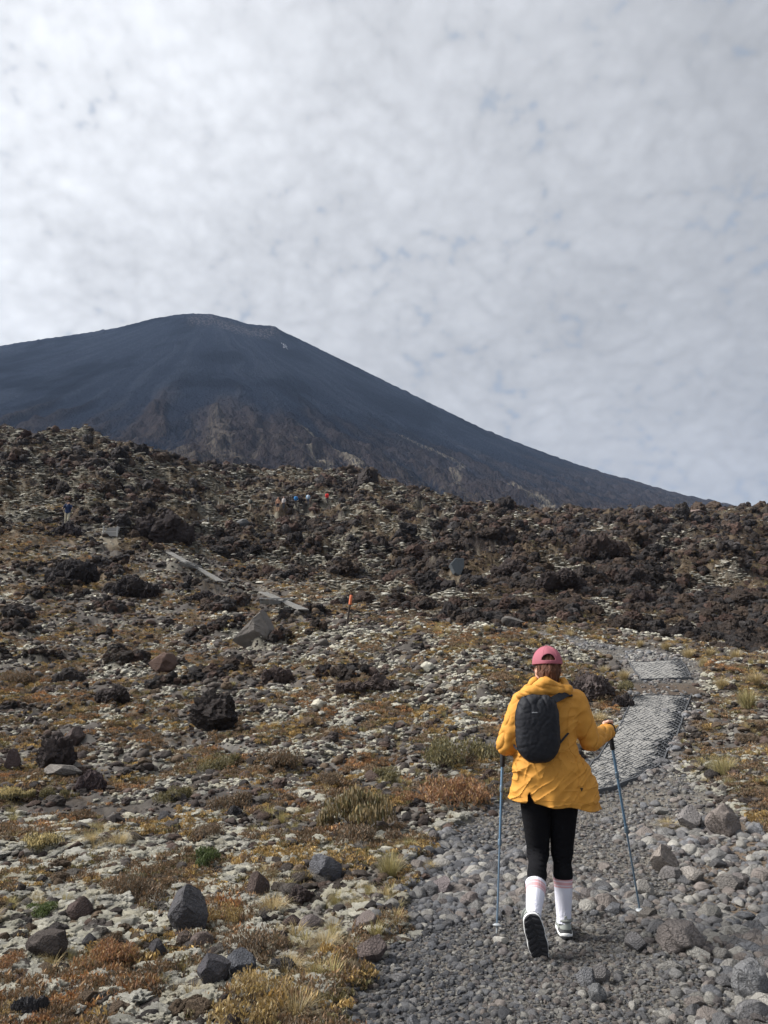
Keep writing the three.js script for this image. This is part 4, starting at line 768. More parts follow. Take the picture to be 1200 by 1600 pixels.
function nets(f, lo, hi, cell, uvScale = 1) {
  const n = [0, 1, 2].map((i) => Math.max(3, Math.ceil((hi[i] - lo[i]) / cell) + 1)), [nx, ny, nz] = n, vals = new Float32Array(nx * ny * nz), p = [0, 0, 0];
  for (let k = 0, o = 0; k < nz; k++) for (let j = 0; j < ny; j++) for (let i = 0; i < nx; i++, o++) { p[0] = lo[0] + i * cell; p[1] = lo[1] + j * cell; p[2] = lo[2] + k * cell; vals[o] = (i === 0 || j === 0 || k === 0 || i === nx - 1 || j === ny - 1 || k === nz - 1) ? Math.max(1e-4, f(p)) : f(p); }
  const id = new Int32Array(nx * ny * nz).fill(-1), pos = [], at = (i, j, k) => (k * ny + j) * nx + i;
  const E = [[0, 1], [0, 2], [0, 4], [1, 3], [1, 5], [2, 3], [2, 6], [3, 7], [4, 5], [4, 6], [5, 7], [6, 7]];
  for (let k = 0; k < nz - 1; k++) for (let j = 0; j < ny - 1; j++) for (let i = 0; i < nx - 1; i++) {
    const v = [vals[at(i, j, k)], vals[at(i + 1, j, k)], vals[at(i, j + 1, k)], vals[at(i + 1, j + 1, k)], vals[at(i, j, k + 1)], vals[at(i + 1, j, k + 1)], vals[at(i, j + 1, k + 1)], vals[at(i + 1, j + 1, k + 1)]];
    let neg = 0; for (const x of v) if (x < 0) neg++; if (!neg || neg === 8) continue;
    let sx = 0, sy = 0, sz = 0, c = 0;
    for (const [a, b] of E) if ((v[a] < 0) !== (v[b] < 0)) { const t = v[a] / (v[a] - v[b]); sx += lerp(a & 1, b & 1, t); sy += lerp((a >> 1) & 1, (b >> 1) & 1, t); sz += lerp((a >> 2) & 1, (b >> 2) & 1, t); c++; }
    id[at(i, j, k)] = pos.length / 3; pos.push(lo[0] + (i + sx / c) * cell, lo[1] + (j + sy / c) * cell, lo[2] + (k + sz / c) * cell);
  }
  const ind = [], quad = (a, b, c, d, flip) => { if (a < 0 || b < 0 || c < 0 || d < 0) return; flip ? ind.push(a, c, b, a, d, c) : ind.push(a, b, c, a, c, d); };
  for (let k = 1; k < nz - 1; k++) for (let j = 1; j < ny - 1; j++) for (let i = 1; i < nx - 1; i++) {
    const v = vals[at(i, j, k)] < 0;
    if (v !== (vals[at(i + 1, j, k)] < 0)) quad(id[at(i, j - 1, k - 1)], id[at(i, j, k - 1)], id[at(i, j, k)], id[at(i, j - 1, k)], !v);
    if (v !== (vals[at(i, j + 1, k)] < 0)) quad(id[at(i - 1, j, k - 1)], id[at(i - 1, j, k)], id[at(i, j, k)], id[at(i, j, k - 1)], !v);
    if (v !== (vals[at(i, j, k + 1)] < 0)) quad(id[at(i - 1, j - 1, k)], id[at(i, j - 1, k)], id[at(i, j, k)], id[at(i - 1, j, k)], !v);
  }
  const g = new THREE.BufferGeometry(); g.setAttribute('position', new THREE.Float32BufferAttribute(pos, 3)); g.setIndex(ind);
  const N = new Float32Array(pos.length), e = cell * 0.35;
  for (let i = 0; i < pos.length; i += 3) {
    const x = pos[i], y = pos[i + 1], z = pos[i + 2], dx = f([x + e, y, z]) - f([x - e, y, z]), dy = f([x, y + e, z]) - f([x, y - e, z]), dz = f([x, y, z + e]) - f([x, y, z - e]), l = len(dx, dy, dz) || 1;
    N[i] = dx / l; N[i + 1] = dy / l; N[i + 2] = dz / l;
  }
  g.setAttribute('normal', new THREE.BufferAttribute(N, 3)); boxUV(g, uvScale); return g;
}
const tint = (g, fn) => { const p = g.attributes.position, c = new Float32Array(p.count * 3); for (let i = 0; i < p.count; i++) c.set(fn(p.getX(i), p.getY(i), p.getZ(i)), i * 3); g.setAttribute('color', new THREE.BufferAttribute(c, 3)); return g; };

// ---------------------------------------------------------------- the walker in the yellow jacket
const PD = 4.95;
const WB = (() => { const D = PD, zf = zfOfTan((0 - EYE) / D), x = (880 - 600) / F / zf * D; return [x, ground(x, D), -D]; })();
// picture point and distance beyond the planted heel -> the walker's own coordinates
function W(u, v, dz = 0) { const D = PD + dz, zf = CP - bOf(v) * SP; return [(u - 600) / F / zf * D - WB[0], EYE + D * tanE(v) - WB[1], -D - WB[2]]; }
const walker = thing('person', 'person in a yellow jacket and pink cap walking up the path with two poles', 'person', WB);
const skin = std([0.56, 0.33, 0.24], 0.6), jacketMat = new THREE.MeshPhysicalMaterial({ specularIntensity: 0.5, color: new THREE.Color(0.57, 0.268, 0.047), roughness: 0.72, bumpMap: clothBump, bumpScale: 0.0015 });
const leggingMat = new THREE.MeshPhysicalMaterial({ specularIntensity: 0.2, color: new THREE.Color(0.008, 0.008, 0.0095), roughness: 0.95, bumpMap: clothBump, bumpScale: 0.001 });
const J = {
  head: W(855, 1043, 0.02), neck: W(857, 1078, 0.0), neckB: W(858, 1098, -0.01),
  shL: W(817, 1098, 0.0), shR: W(899, 1096, 0.02), elL: W(791, 1163, 0.03), elR: W(923, 1158, 0.03), wrL: W(791, 1168, 0.25), wrR: W(948, 1143, 0.22),
  chest: W(856, 1130, 0.0), waist: W(856, 1180, 0.0), pelvis: W(857, 1228, 0.0),
  hipL: W(836, 1240, 0.0), hipR: W(880, 1240, 0.0), knL: W(841, 1333, 0.05), knR: W(878, 1330, 0.07), anL: W(834, 1424, -0.27), anR: W(881, 1432, 0.03),
};
J.toeL = W(842, 1462, -0.24); J.toeR = [J.anR[0] + 0.02, 0.045, J.anR[2] - 0.19];
// the jacket's body: half widths and half depths from the hem to the neck
const ROWS = [[1275, 793, 938, 0.165], [1250, 796, 935, 0.16], [1225, 800, 929, 0.155], [1200, 804, 919, 0.147], [1180, 807, 906, 0.138], [1150, 806, 897, 0.135], [1125, 806, 899, 0.132], [1105, 807, 905, 0.118], [1092, 818, 899, 0.095], [1080, 832, 886, 0.075], [1066, 840, 878, 0.06]]
  .map(([v, a, b, d]) => { const A = W(a, v), B = W(b, v); return [A[1], (A[0] + B[0]) / 2, (B[0] - A[0]) / 2, d]; });
function trunk(p, inset = 0) {
  const y = clamp(p[1], ROWS[0][0], ROWS[ROWS.length - 1][0]); let i = 0; while (i < ROWS.length - 2 && y > ROWS[i + 1][0]) i++;
  const t = sstep(0, 1, (y - ROWS[i][0]) / (ROWS[i + 1][0] - ROWS[i][0])), c = lerp(ROWS[i][1], ROWS[i + 1][1], t), a = lerp(ROWS[i][2], ROWS[i + 1][2], t) - inset, b = lerp(ROWS[i][3], ROWS[i + 1][3], t) - inset;
  const x = (p[0] - c) / a, z = (p[2] + 0.01) / b, k = Math.pow(Math.pow(Math.abs(x), 2.4) + Math.pow(Math.abs(z), 2.4), 1 / 2.4);
  return Math.max((k - 1) * Math.min(a, b) * 0.9, p[1] - ROWS[ROWS.length - 1][0], ROWS[0][0] - p[1]);
}
const hemY = (x) => { const a = W(795, 1248), m = W(870, 1257), e = W(937, 1267); return x < m[0] ? lerp(a[1], m[1], clamp((x - a[0]) / (m[0] - a[0]))) : lerp(m[1], e[1], Math.pow(clamp((x - m[0]) / (e[0] - m[0])), 1.5)); };
const fold = (x, y, s) => { const n = n2(x, y + s); return Math.pow(1 - Math.abs(n), 3); };
{
  // body: one continuous skin
  const limbs = (p) => {
    let d = smin(bone(p, J.neckB, J.head, 0.05, 0.052), smax(trunk(p, 0.03), 0.84 - p[1], 0.06) + (p[1] > J.neckB[1] ? (p[1] - J.neckB[1]) * 1.5 : 0), 0.03);
    d = smin(d, bone(p, J.shL, J.elL, 0.045, 0.036), 0.03); d = smin(d, bone(p, J.elL, J.wrL, 0.036, 0.026), 0.02);
    d = smin(d, bone(p, J.shR, J.elR, 0.045, 0.036), 0.03); d = smin(d, bone(p, J.elR, J.wrR, 0.036, 0.026), 0.02);
    d = smin(d, bone(p, J.hipL, J.knL, 0.075, 0.048), 0.04); d = smin(d, bone(p, J.knL, J.anL, 0.048, 0.03), 0.03); d = smin(d, bone(p, J.hipR, J.knR, 0.075, 0.048), 0.04); d = smin(d, bone(p, J.knR, J.anR, 0.048, 0.03), 0.03);
    d = smin(d, bone(p, J.anL, J.toeL, 0.03, 0.024), 0.02); d = smin(d, bone(p, J.anR, J.toeR, 0.03, 0.024), 0.02);
    return d;
  };
  const H = J.head, turn = -0.25, ct = Math.cos(turn), st = Math.sin(turn);
  const headF = (p0) => {   // face towards -z, turned a little to the right
    const q = [(p0[0] - H[0]) * ct + (p0[2] - H[2]) * st, p0[1] - H[1], -(p0[0] - H[0]) * st + (p0[2] - H[2]) * ct];
    let d = ell(q, [0, 0.02, 0.0], [0.076, 0.1, 0.095]);
    d = smin(d, ell(q, [0, -0.055, -0.03], [0.056, 0.06, 0.062]), 0.04);
    d = smin(d, ell(q, [0, -0.095, -0.06], [0.026, 0.02, 0.024]), 0.03);
    d = smin(d, bone(q, [0, 0.005, -0.095], [0, -0.03, -0.112], 0.008, 0.013), 0.015);
    d = smin(d, bone(q, [-0.018, -0.066, -0.088], [0.018, -0.066, -0.088], 0.006, 0.006), 0.01); d = smax(d, -bone(q, [-0.02, -0.06, -0.099], [0.02, -0.06, -0.099], 0.002, 0.002), 0.004);
    for (const s of [-1, 1]) { d = smax(d, -ell(q, [s * 0.03, 0.008, -0.1], [0.017, 0.011, 0.014]), 0.015); d = smin(d, ell(q, [s * 0.03, 0.006, -0.084], [0.012, 0.011, 0.012]), 0.003); d = smin(d, smax(ell(q, [s * 0.078, -0.01, 0.012], [0.009, 0.031, 0.019]), -ell(q, [s * 0.088, -0.01, 0.008], [0.007, 0.02, 0.011]), 0.004), 0.008); }
    return smin(d, bone(p0, J.neckB, [H[0], H[1] - 0.04, H[2]], 0.052, 0.05), 0.02);
  };
  const parts = [nets((p) => limbs(p), [-0.5, -0.02, -0.55], [0.5, H[1] - 0.07, 0.45], 0.013), nets(headF, [H[0] - 0.13, J.neckB[1] - 0.02, H[2] - 0.15], [H[0] + 0.13, H[1] + 0.15, H[2] + 0.15], 0.005)];
  // hands closed round the pole grips: fingers as bent chains round the grip's axis
  const hand = (grip, axis, wrist, side) => {
    const A = new THREE.Vector3(...axis).normalize(), Wv = new THREE.Vector3(...wrist).sub(new THREE.Vector3(...grip)); const back = Wv.clone().addScaledVector(A, -Wv.dot(A)).normalize(), S = new THREE.Vector3().crossVectors(back, A).normalize().multiplyScalar(side);
    const G = new THREE.Vector3(...grip), P = (a, h, r) => { const q = G.clone().addScaledVector(A, h).addScaledVector(S, Math.cos(a) * r).addScaledVector(back, -Math.sin(a) * r); return [q.x, q.y, q.z]; };
    const segs = [];
    [[0.034, 0.0085, 1.0], [0.012, 0.009, 1.08], [-0.010, 0.0088, 1.0], [-0.031, 0.0076, 0.84]].forEach(([h, r, l]) => { const an = [0.15, 1.25 * l, 2.35 * l, 3.3 * l].map((a) => P(a, h, 0.028)); for (let k = 0; k < 3; k++) segs.push([an[k], an[k + 1], r * (1 - 0.08 * k), r * (0.93 - 0.08 * k)]); });
    const kn = [P(0.1, 0.034, 0.029), P(0.1, 0.012, 0.031), P(0.1, -0.010, 0.030), P(0.1, -0.031, 0.027)], heel = G.clone().addScaledVector(back, 0.055).addScaledVector(S, 0.018), hp = (h) => { const q = heel.clone().addScaledVector(A, h); return [q.x, q.y, q.z]; };
    kn.forEach((k, i) => segs.push([hp(0.022 - 0.015 * i), k, 0.014, 0.0105]));
    segs.push([wrist, hp(0.0), 0.024, 0.02]);
    const th = [hp(0.018), P(-1.1, 0.045, 0.034), P(-2.0, 0.052, 0.030), P(-2.9, 0.048, 0.029)]; for (let k = 0; k < 3; k++) segs.push([th[k], th[k + 1], 0.0125 - 0.0015 * k, 0.0115 - 0.0015 * k]);
    const f = (p) => { let d = 1; segs.forEach((s) => { d = smin(d, bone(p, s[0], s[1], s[2], s[3]), 0.006); }); return d; };
    const c = grip, m = 0.11; return nets(f, [c[0] - m, c[1] - m, c[2] - m], [c[0] + m, c[1] + m, c[2] + m], 0.0035);
  };
  const gripR = W(952, 1139, 0.28), axR = [-0.18 * 0.85, 1, 0.05], gripL = [J.wrL[0] - 0.01, J.wrL[1] + 0.005, J.wrL[2] - 0.075], axL = [0.03, 1, -0.12];
  J.gripR = gripR; J.gripL = gripL;
  parts.push(hand(gripR, axR, J.wrR, 1), hand(gripL, axL, J.wrL, -1));
  mesh('body', mergeGeometries(parts), skin, walker);
  // hair: auburn, gathered low under the cap
  const strand = (p) => 0.0022 * n2(p[0] * 130 + 3 * n2(p[1] * 12, 1), p[1] * 6) + 0.004 * n2(p[0] * 45, p[1] * 9 + 3);
  const hairF = (p) => {
    let d = ell(p, [H[0], H[1] + 0.012, H[2] + 0.012], [0.083, 0.098, 0.095]); d = smax(d, -(p[2] - H[2] + 0.055 + 0.25 * (p[1] - H[1] > 0 ? 0 : (p[1] - H[1]))), 0.02);
    d = smin(d, ell(p, [H[0] - 0.008, H[1] - 0.05, H[2] + 0.085], [0.058, 0.062, 0.038]), 0.03); d = smin(d, bone(p, [H[0] - 0.005, H[1] - 0.03, H[2] + 0.1], [H[0] + 0.012, H[1] - 0.098, H[2] + 0.1], 0.03, 0.012), 0.025);
    d = smin(d, bone(p, [H[0] - 0.05, H[1] - 0.02, H[2] + 0.055], [H[0] - 0.052, H[1] - 0.07, H[2] + 0.045], 0.02, 0.007), 0.02); d = smin(d, bone(p, [H[0] + 0.055, H[1] - 0.02, H[2] + 0.045], [H[0] + 0.05, H[1] - 0.075, H[2] + 0.05], 0.02, 0.008), 0.02);
    return d + strand(p);
  };
  const hg = nets(hairF, [H[0] - 0.12, H[1] - 0.14, H[2] - 0.12], [H[0] + 0.12, H[1] + 0.13, H[2] + 0.16], 0.0042);
  const hair = mesh('hair', tint(hg, (x, y, z) => { const q = 1 + 0.35 * n2(x * 190, y * 9) + 0.25 * n2(x * 60, y * 12 + z * 20); return [0.085 * q, 0.036 * q, 0.02 * q]; }), new THREE.MeshPhysicalMaterial({ specularIntensity: 0.35, color: 0xffffff, vertexColors: true, roughness: 0.7 }), walker); void hair;
  // cap: a thin shell with the arched opening over the back strap
  const capC = [H[0], H[1] + 0.025, H[2] + 0.008], capR = [0.095, 0.108, 0.108];
  const capF = (p) => {
    const o = ell(p, capC, capR) + 0.0012 * Math.sin(Math.atan2(p[0] - capC[0], p[2] - capC[2]) * 6) ; let d = smax(o, -(o + 0.007), 0.003); d = smax(d, -(p[1] - (H[1] + 0.016 + 0.05 * (p[2] - H[2]))), 0.004);
    const ax = p[0] - H[0] + 0.010, ay = p[1] - (H[1] + 0.046), arch = Math.max(len(ax / 1.15, ay) - 0.035, -ay); if (p[2] > H[2]) d = smax(d, -arch, 0.004);
    const bx = p[0] - H[0] - 0.02, bz = p[2] - (H[2] - 0.115), brim = Math.max(len(bx / 1.25, bz) - 0.07, Math.abs(p[1] - (H[1] + 0.012 + 0.35 * (p[2] - H[2] + 0.09) - 2.2 * bx * bx)) - 0.003); return smin(d, brim, 0.004);
  };
  const cap = mesh('cap', nets(capF, [H[0] - 0.14, H[1] - 0.05, H[2] - 0.22], [H[0] + 0.14, H[1] + 0.16, H[2] + 0.14], 0.0042, 3), new THREE.MeshStandardMaterial({ color: new THREE.Color(0.33, 0.095, 0.125), roughness: 0.85, bumpMap: clothBump, bumpScale: 0.001 }), walker);
  tag(cap, 'dusty pink cap with an arched opening over its back strap');
  mesh('button', new THREE.SphereGeometry(0.008, 12, 8).scale(1, 0.5, 1).translate(capC[0], capC[1] + capR[1] + 0.001, capC[2]), cap.material, cap);
  for (let k = 0; k < 6; k++) { const a = k / 6 * Math.PI * 2 + 0.52, pts = []; for (let i = 0; i <= 10; i++) { const q = lerp(0.06, 1.15, i / 10); pts.push(new THREE.Vector3(capC[0] + Math.sin(a) * Math.sin(q) * capR[0] * 1.004, capC[1] + Math.cos(q) * capR[1] * 1.004, capC[2] + Math.cos(a) * Math.sin(q) * capR[2] * 1.004)); } if (Math.cos(a) > 0.9) continue; mesh('seam', new THREE.TubeGeometry(new THREE.CatmullRomCurve3(pts), 12, 0.0014, 5), cap.material, cap); }
  // dark glasses: arms and lenses
  const gl = [], rot = (x, y, z) => new THREE.Vector3(H[0] + x * ct - z * st, H[1] + y, H[2] + x * st + z * ct);
  for (const s of [-1, 1]) { gl.push(new THREE.TubeGeometry(new THREE.CatmullRomCurve3([rot(s * 0.083, 0.0, 0.03), rot(s * 0.086, 0.012, -0.03), rot(s * 0.07, 0.014, -0.1)]), 10, 0.0032, 6)); const c = rot(s * 0.034, 0.006, -0.106); gl.push(new THREE.SphereGeometry(1, 16, 10).scale(0.03, 0.022, 0.006).rotateY(-turn).translate(c.x, c.y, c.z)); }
  mesh('glasses', mergeGeometries(gl.map((g) => g.index ? g.toNonIndexed() : g)), std([0.012, 0.012, 0.012], 0.25), walker);

  // jacket
  const upL = (p) => Math.min(bone(p, J.shL, J.elL, 0.071, 0.063), bone(p, J.elL, J.wrL, 0.064, 0.048)), upR = (p) => Math.min(bone(p, J.shR, J.elR, 0.071, 0.062), bone(p, J.elR, [J.wrR[0] + 0.004, J.wrR[1], J.wrR[2]], 0.062, 0.047));
  const slit0 = W(822, 1234), slit1 = W(822, 1256);
  const jacketF = (p) => {
    const [x, y, z] = p; let d = trunk(p);
    // gentle swing of the hem and folds of the cloth
    const low = sstep(W(0, 1165)[1], W(0, 1245)[1], y), tor = 1 - sstep(0.0, 0.05, Math.min(upL(p), upR(p)) * -1);
    let w = 0.006 * low * Math.sin(x * 26 + 2.2 * n2(x * 4, y * 3) + (z > 0 ? 0 : 2));
    w += -0.0065 * fold(x * 2.2 + y * 1.6, y * 5.0 - x * 3.6, 3.1) * (0.6 + 0.4 * sstep(0.95, 1.1, y)) - 0.006 * fold(x * 5 - y * 2.4, y * 6.5 + x * 4.2, 9) * sstep(0.12, 0.02, Math.abs(y - 1.02)) + 0.0028 * n2(x * 9, y * 11 + z * 5) - 0.004 * fold(x * 8 + y * 5, y * 9 - x * 7, 21) * fold(x * 2, y * 2, 4);
    w += 0.010 * sstep(0.09, 0.0, Math.abs(y - W(0, 1176)[1])) * 0.6;   // drawn in at the waist
    w += -0.0045 * Math.pow(fold(x * 3.2 + y * 2 + 7, y * 7 - x * 4.5, 31), 3) - 0.004 * Math.pow(fold(x * 6 - y * 2, y * 4 + x * 5, 17), 3) * sstep(0.2, 0.02, Math.abs(y - 1.0));
    d += w * tor;
    const slL = upL(p), slR = upR(p);
    const tL = clamp((y - J.elL[1]) / (J.shL[1] - J.elL[1])), fL = 0.008 * fold(x * 4 + z * 5, y * 9 - x * 8, 5) * (1.2 - 0.8 * tL) + 0.003 * n2(x * 12, y * 15 + z * 10), tR = clamp((y - J.elR[1]) / (J.shR[1] - J.elR[1]));
    const sR = (x - J.elR[0]) * 0.5 - (z - J.elR[2]), fR = 0.009 * fold(sR * 7 + 2, y * 5 - x * 8, 7) * (1.2 - 0.8 * tR) + 0.003 * n2(sR * 14, y * 13);
    d = smin(d, slL - 0.004 + fL * 0.9, 0.035); d = smin(d, slR - 0.004 + fR * 0.9, 0.035);
    d = smax(d, hemY(x) + 0.006 * Math.sin(x * 30) - y, 0.006);
    // the slit in the hem
    const k = clamp((slit0[1] - y) / (slit0[1] - slit1[1]), 0, 1.6); if (z > 0.02 && y < slit0[1]) d = smax(d, 0.004 + 0.022 * k - Math.abs(x - slit0[0] - 0.008 * k) > 0 ? 0.02 * k : -1, 0.002);
    // open cuffs, neck
    d = smax(d, -bone(p, J.neck, [J.neck[0], J.neck[1] + 0.08, J.neck[2] - 0.02], 0.055, 0.07), 0.012);
    return d;
  };
  const jk = mesh('jacket', nets(jacketF, [-0.46, 0.70, -0.42], [0.44, 1.52, 0.3], 0.007, 2.5), jacketMat, walker); tag(jk, 'mustard yellow hooded rain jacket');
  // collapsed hood round the neck
  const hA = W(815, 1086, -0.10), hB = W(852, 1069, -0.12), hC = W(886, 1078, -0.08), hD = W(880, 1066, 0.02), hE = W(836, 1066, 0.02);
  const hoodF = (p) => {
    let d = bone(p, hA, hB, 0.022, 0.040); d = smin(d, bone(p, hB, hC, 0.040, 0.026), 0.03); d = smin(d, bone(p, hC, hD, 0.028, 0.026), 0.03); d = smin(d, bone(p, hA, hE, 0.026, 0.028), 0.03); d = smin(d, bone(p, hE, [hE[0] + 0.02, hE[1], hE[2] - 0.1], 0.026, 0.024), 0.03); d = smin(d, bone(p, hD, [hD[0] - 0.02, hD[1], hD[2] - 0.1], 0.026, 0.024), 0.03);
    d = smin(d, bone(p, W(826, 1083, -0.13), W(872, 1080, -0.12), 0.028, 0.026), 0.03);
    d += 0.008 * fold(p[0] * 3 + 1, p[1] * 13 + p[0] * 5, 2) - 0.003 + 0.002 * n2(p[0] * 15, p[1] * 20);
    return smax(d, -bone(p, J.neck, [J.head[0], J.head[1] + 0.0, J.head[2]], 0.056, 0.075), 0.01);
  };
  mesh('hood', nets(hoodF, [J.neck[0] - 0.26, J.neck[1] - 0.13, J.neck[2] - 0.2], [J.neck[0] + 0.24, J.neck[1] + 0.13, J.neck[2] + 0.26], 0.0062, 2.5), jacketMat, jk);
  // sewn lines, pocket flap and cuffs follow the cloth: pushed out to its surface along z
  const onCloth = (u, v) => { const s = W(u, v, -0.16); let p = [s[0], s[1], 0.29]; for (let k = 0; k < 200 && jacketF(p) > 0.001 && p[2] > -0.08; k++) p[2] -= Math.min(0.02, Math.max(0.0015, jacketF(p) * 0.5)); return new THREE.Vector3(p[0], p[1], p[2]); };
  const seam = (pts, r = 0.0022) => { const dense = []; const c = new THREE.CatmullRomCurve3(pts.map(([u, v]) => new THREE.Vector3(u, v, 0))); for (let i = 0; i <= 18; i++) { const q = c.getPoint(i / 18); dense.push(onCloth(q.x, q.y)); } mesh('seam', new THREE.TubeGeometry(new THREE.CatmullRomCurve3(dense), 40, r, 5), jacketMat, jk); };
  seam([[817, 1110], [813, 1140], [812, 1175]]); seam([[892, 1112], [890, 1140], [893, 1170], [904, 1186]]); seam([[904, 1188], [908, 1210], [905, 1230], [908, 1250]]); seam([[914, 1190], [919, 1212], [917, 1235]]); seam([[806, 1246], [820, 1248]], 0.0018); seam([[832, 1251], [870, 1252], [905, 1254], [930, 1261]], 0.0018);  seam([[880, 1172], [895, 1176], [905, 1184]]);
  { const c = onCloth(910, 1234), a = new THREE.Shape(); a.moveTo(-0.010, 0.009); a.lineTo(0.009, 0.006); a.lineTo(-0.001, -0.012); a.lineTo(-0.010, 0.009); const h = new THREE.Path(); h.moveTo(-0.004, 0.004); h.lineTo(-0.001, -0.003); h.lineTo(0.003, 0.003); a.holes.push(h); const g = new THREE.ExtrudeGeometry(a, { depth: 0.003, bevelEnabled: false }); const m = mesh('emblem', g, std([0.02, 0.02, 0.02], 0.7), jk); m.position.copy(c).add(new THREE.Vector3(0, 0, 0.001)); m.rotation.y = 0.35; tag(m, 'small black triangular emblem'); }
  for (const [a, b, r] of [[J.elR, J.wrR, 0.049], [J.elL, J.wrL, 0.05]]) { const A = new THREE.Vector3(...a), B = new THREE.Vector3(...b), d = B.clone().sub(A).normalize(); const m = mesh('cuff', new THREE.TorusGeometry(r - 0.004, 0.008, 8, 28), jacketMat, jk); m.position.copy(B).addScaledVector(d, -0.012); m.quaternion.setFromUnitVectors(new THREE.Vector3(0, 0, 1), d); }

  // leggings
  const leg = (p, a, b, c, side) => { let d = bone(p, a, b, 0.098, 0.066); const m = [lerp(b[0], c[0], 0.36), lerp(b[1], c[1], 0.36), lerp(b[2], c[2], 0.36) + 0.012]; d = smin(d, bone(p, b, m, 0.056, 0.056), 0.03); d = smin(d, bone(p, m, c, 0.052, 0.038), 0.02); return d; };
  const legF = (p) => { let d = Math.min(leg(p, J.hipL, J.knL, J.anL), leg(p, J.hipR, J.knR, J.anR)); d = p[1] > J.hipL[1] - 0.02 ? smin(d, ell(p, [J.pelvis[0], J.pelvis[1] + 0.02, J.pelvis[2]], [0.17, 0.13, 0.115]), 0.05) : d; const w = 0.004 * fold(p[0] * 5 + p[1] * 6, p[1] * 30 + p[0] * 8, 2) * (sstep(0.12, 0.0, Math.abs(p[1] - J.knL[1] + 0.02)) + 0.3); return d + w; };
  const cutL = W(835, 1373, -0.02), cutR = W(880, 1366, 0.05);
  mesh('leggings', nets((p) => smax(legF(p), (p[0] < (J.hipL[0] + J.hipR[0]) / 2 ? cutL[1] - 0.02 + 0.10 * (p[0] - cutL[0]) : cutR[1] - 0.02) - p[1], 0.004), [-0.34, cutL[1] - 0.06, -0.25], [0.22, 0.98, 0.28], 0.0085, 3), leggingMat, walker);
  // socks: ribbed white with two pink bands
  const sockMat = new THREE.MeshStandardMaterial({ color: 0xffffff, vertexColors: true, roughness: 0.9 });
  for (const [k, a, top, toe, r0] of [[J.knL, J.anL, cutL, J.toeL, 0.066], [J.knR, J.anR, cutR, J.toeR, 0.064]]) {
    const A = new THREE.Vector3(...k), B = new THREE.Vector3(...a), d = B.clone().sub(A).normalize(), t0 = (top[1] - A.y) / (B.y - A.y) * A.distanceTo(B), L = A.distanceTo(B);
    const X = new THREE.Vector3(1, 0, 0).addScaledVector(d, -d.x).normalize(), Z = new THREE.Vector3().crossVectors(X, d), NS = 96, NL = 60, pos = [], col = [], ind = [];
    const calf = (f) => lerp(lerp(r0 - 0.007, 0.051, clamp(f / 0.35)), 0.041, sstep(0.3, 0.95, f));
    for (let j = 0; j <= NL; j++) { const f = j / NL, s = t0 + f * (L - t0 + 0.035); for (let i = 0; i <= NS; i++) { const an = i / NS * Math.PI * 2, rib = Math.cos(an * 34) > 0 ? 0.0012 : 0, wr = 0.0018 * n2(an * 2 + 4, f * 16) * sstep(0.5, 1, f), r = (j === 0 ? 0.9 : 1) * (calf(f) + rib + wr + (f < 0.03 ? 0.001 : 0)), c = A.clone().addScaledVector(d, s).addScaledVector(X, Math.cos(an) * r).addScaledVector(Z, Math.sin(an) * r * 1.04); c.z += 0.012 * Math.sin(Math.PI * clamp(f * 1.4)) * (1 - f); pos.push(c.x, c.y, c.z); const h = f * (L - t0 + 0.035); const pink = (h > 0.022 && h < 0.033) || (h > 0.037 && h < 0.056) || (h > 0.060 && h < 0.069); col.push(...(pink ? [0.58, 0.32, 0.33] : [0.62, 0.62, 0.69])); if (i < NS && j < NL) { const q = j * (NS + 1) + i; ind.push(q, q + NS + 1, q + 1, q + 1, q + NS + 1, q + NS + 2); } } }
    const g = new THREE.BufferGeometry(); g.setAttribute('position', new THREE.Float32BufferAttribute(pos, 3)); g.setAttribute('color', new THREE.Float32BufferAttribute(col, 3)); g.setIndex(ind); g.computeVertexNormals();
    const m = mesh('sock', g, sockMat, walker); sockMat.side = THREE.DoubleSide; tag(m, 'white ribbed sock with pink bands');
  }
  // shoes in their own axes: heel at 0, toe towards -z, sole down
  const shoe = (place) => {
    const t = new THREE.Group(); t.name = 'shoe'; walker.add(t); place(t);
    const half = (z) => { const f = clamp(-z / 0.27); return 0.030 + 0.016 * Math.sin(Math.PI * clamp(f * 1.05 + 0.12)) * (0.35 + 0.9 * f) - 0.004 * sstep(0.3, 0.45, f) * (1 - sstep(0.45, 0.6, f)); };
    const plan = (x, z) => { const c = z > -0.035 ? len(x, (z + 0.035) * 1.0) - 0.035 * (half(-0.03) / 0.035) : z < -0.225 ? len(x + 0.006, (z + 0.225) * 0.95) - half(-0.225) : Math.abs(x + 0.008 * sstep(0, 0.27, -z)) - half(z); return c; };
    const rise = (z) => 0.018 * sstep(0.2, 0.28, -z) + 0.006 * sstep(0.03, 0.0, -z);
    const slab = (p, y0, y1, grow, k = 0.005) => smax(plan(p[0], p[2]) - grow, Math.abs(p[1] - rise(p[2]) - (y0 + y1) / 2) - (y1 - y0) / 2, k);
    const lo = [-0.07, -0.02, -0.30], hi = [0.07, 0.15, 0.03];
    mesh('midsole', nets((p) => slab(p, 0.015, 0.036 + 0.006 * Math.sin(p[2] * 40), 0.002, 0.008), lo, hi, 0.0042), std([0.72, 0.72, 0.70], 0.7), t);
    const lug = (p) => { const a = Math.sin(p[2] * 210 + Math.abs(p[0]) * 120), b = Math.abs(p[0]) - 0.004; return Math.max(-0.9 - a, 0) * 0.02 + (a < -0.35 || b < 0 ? 0.006 : 0); };
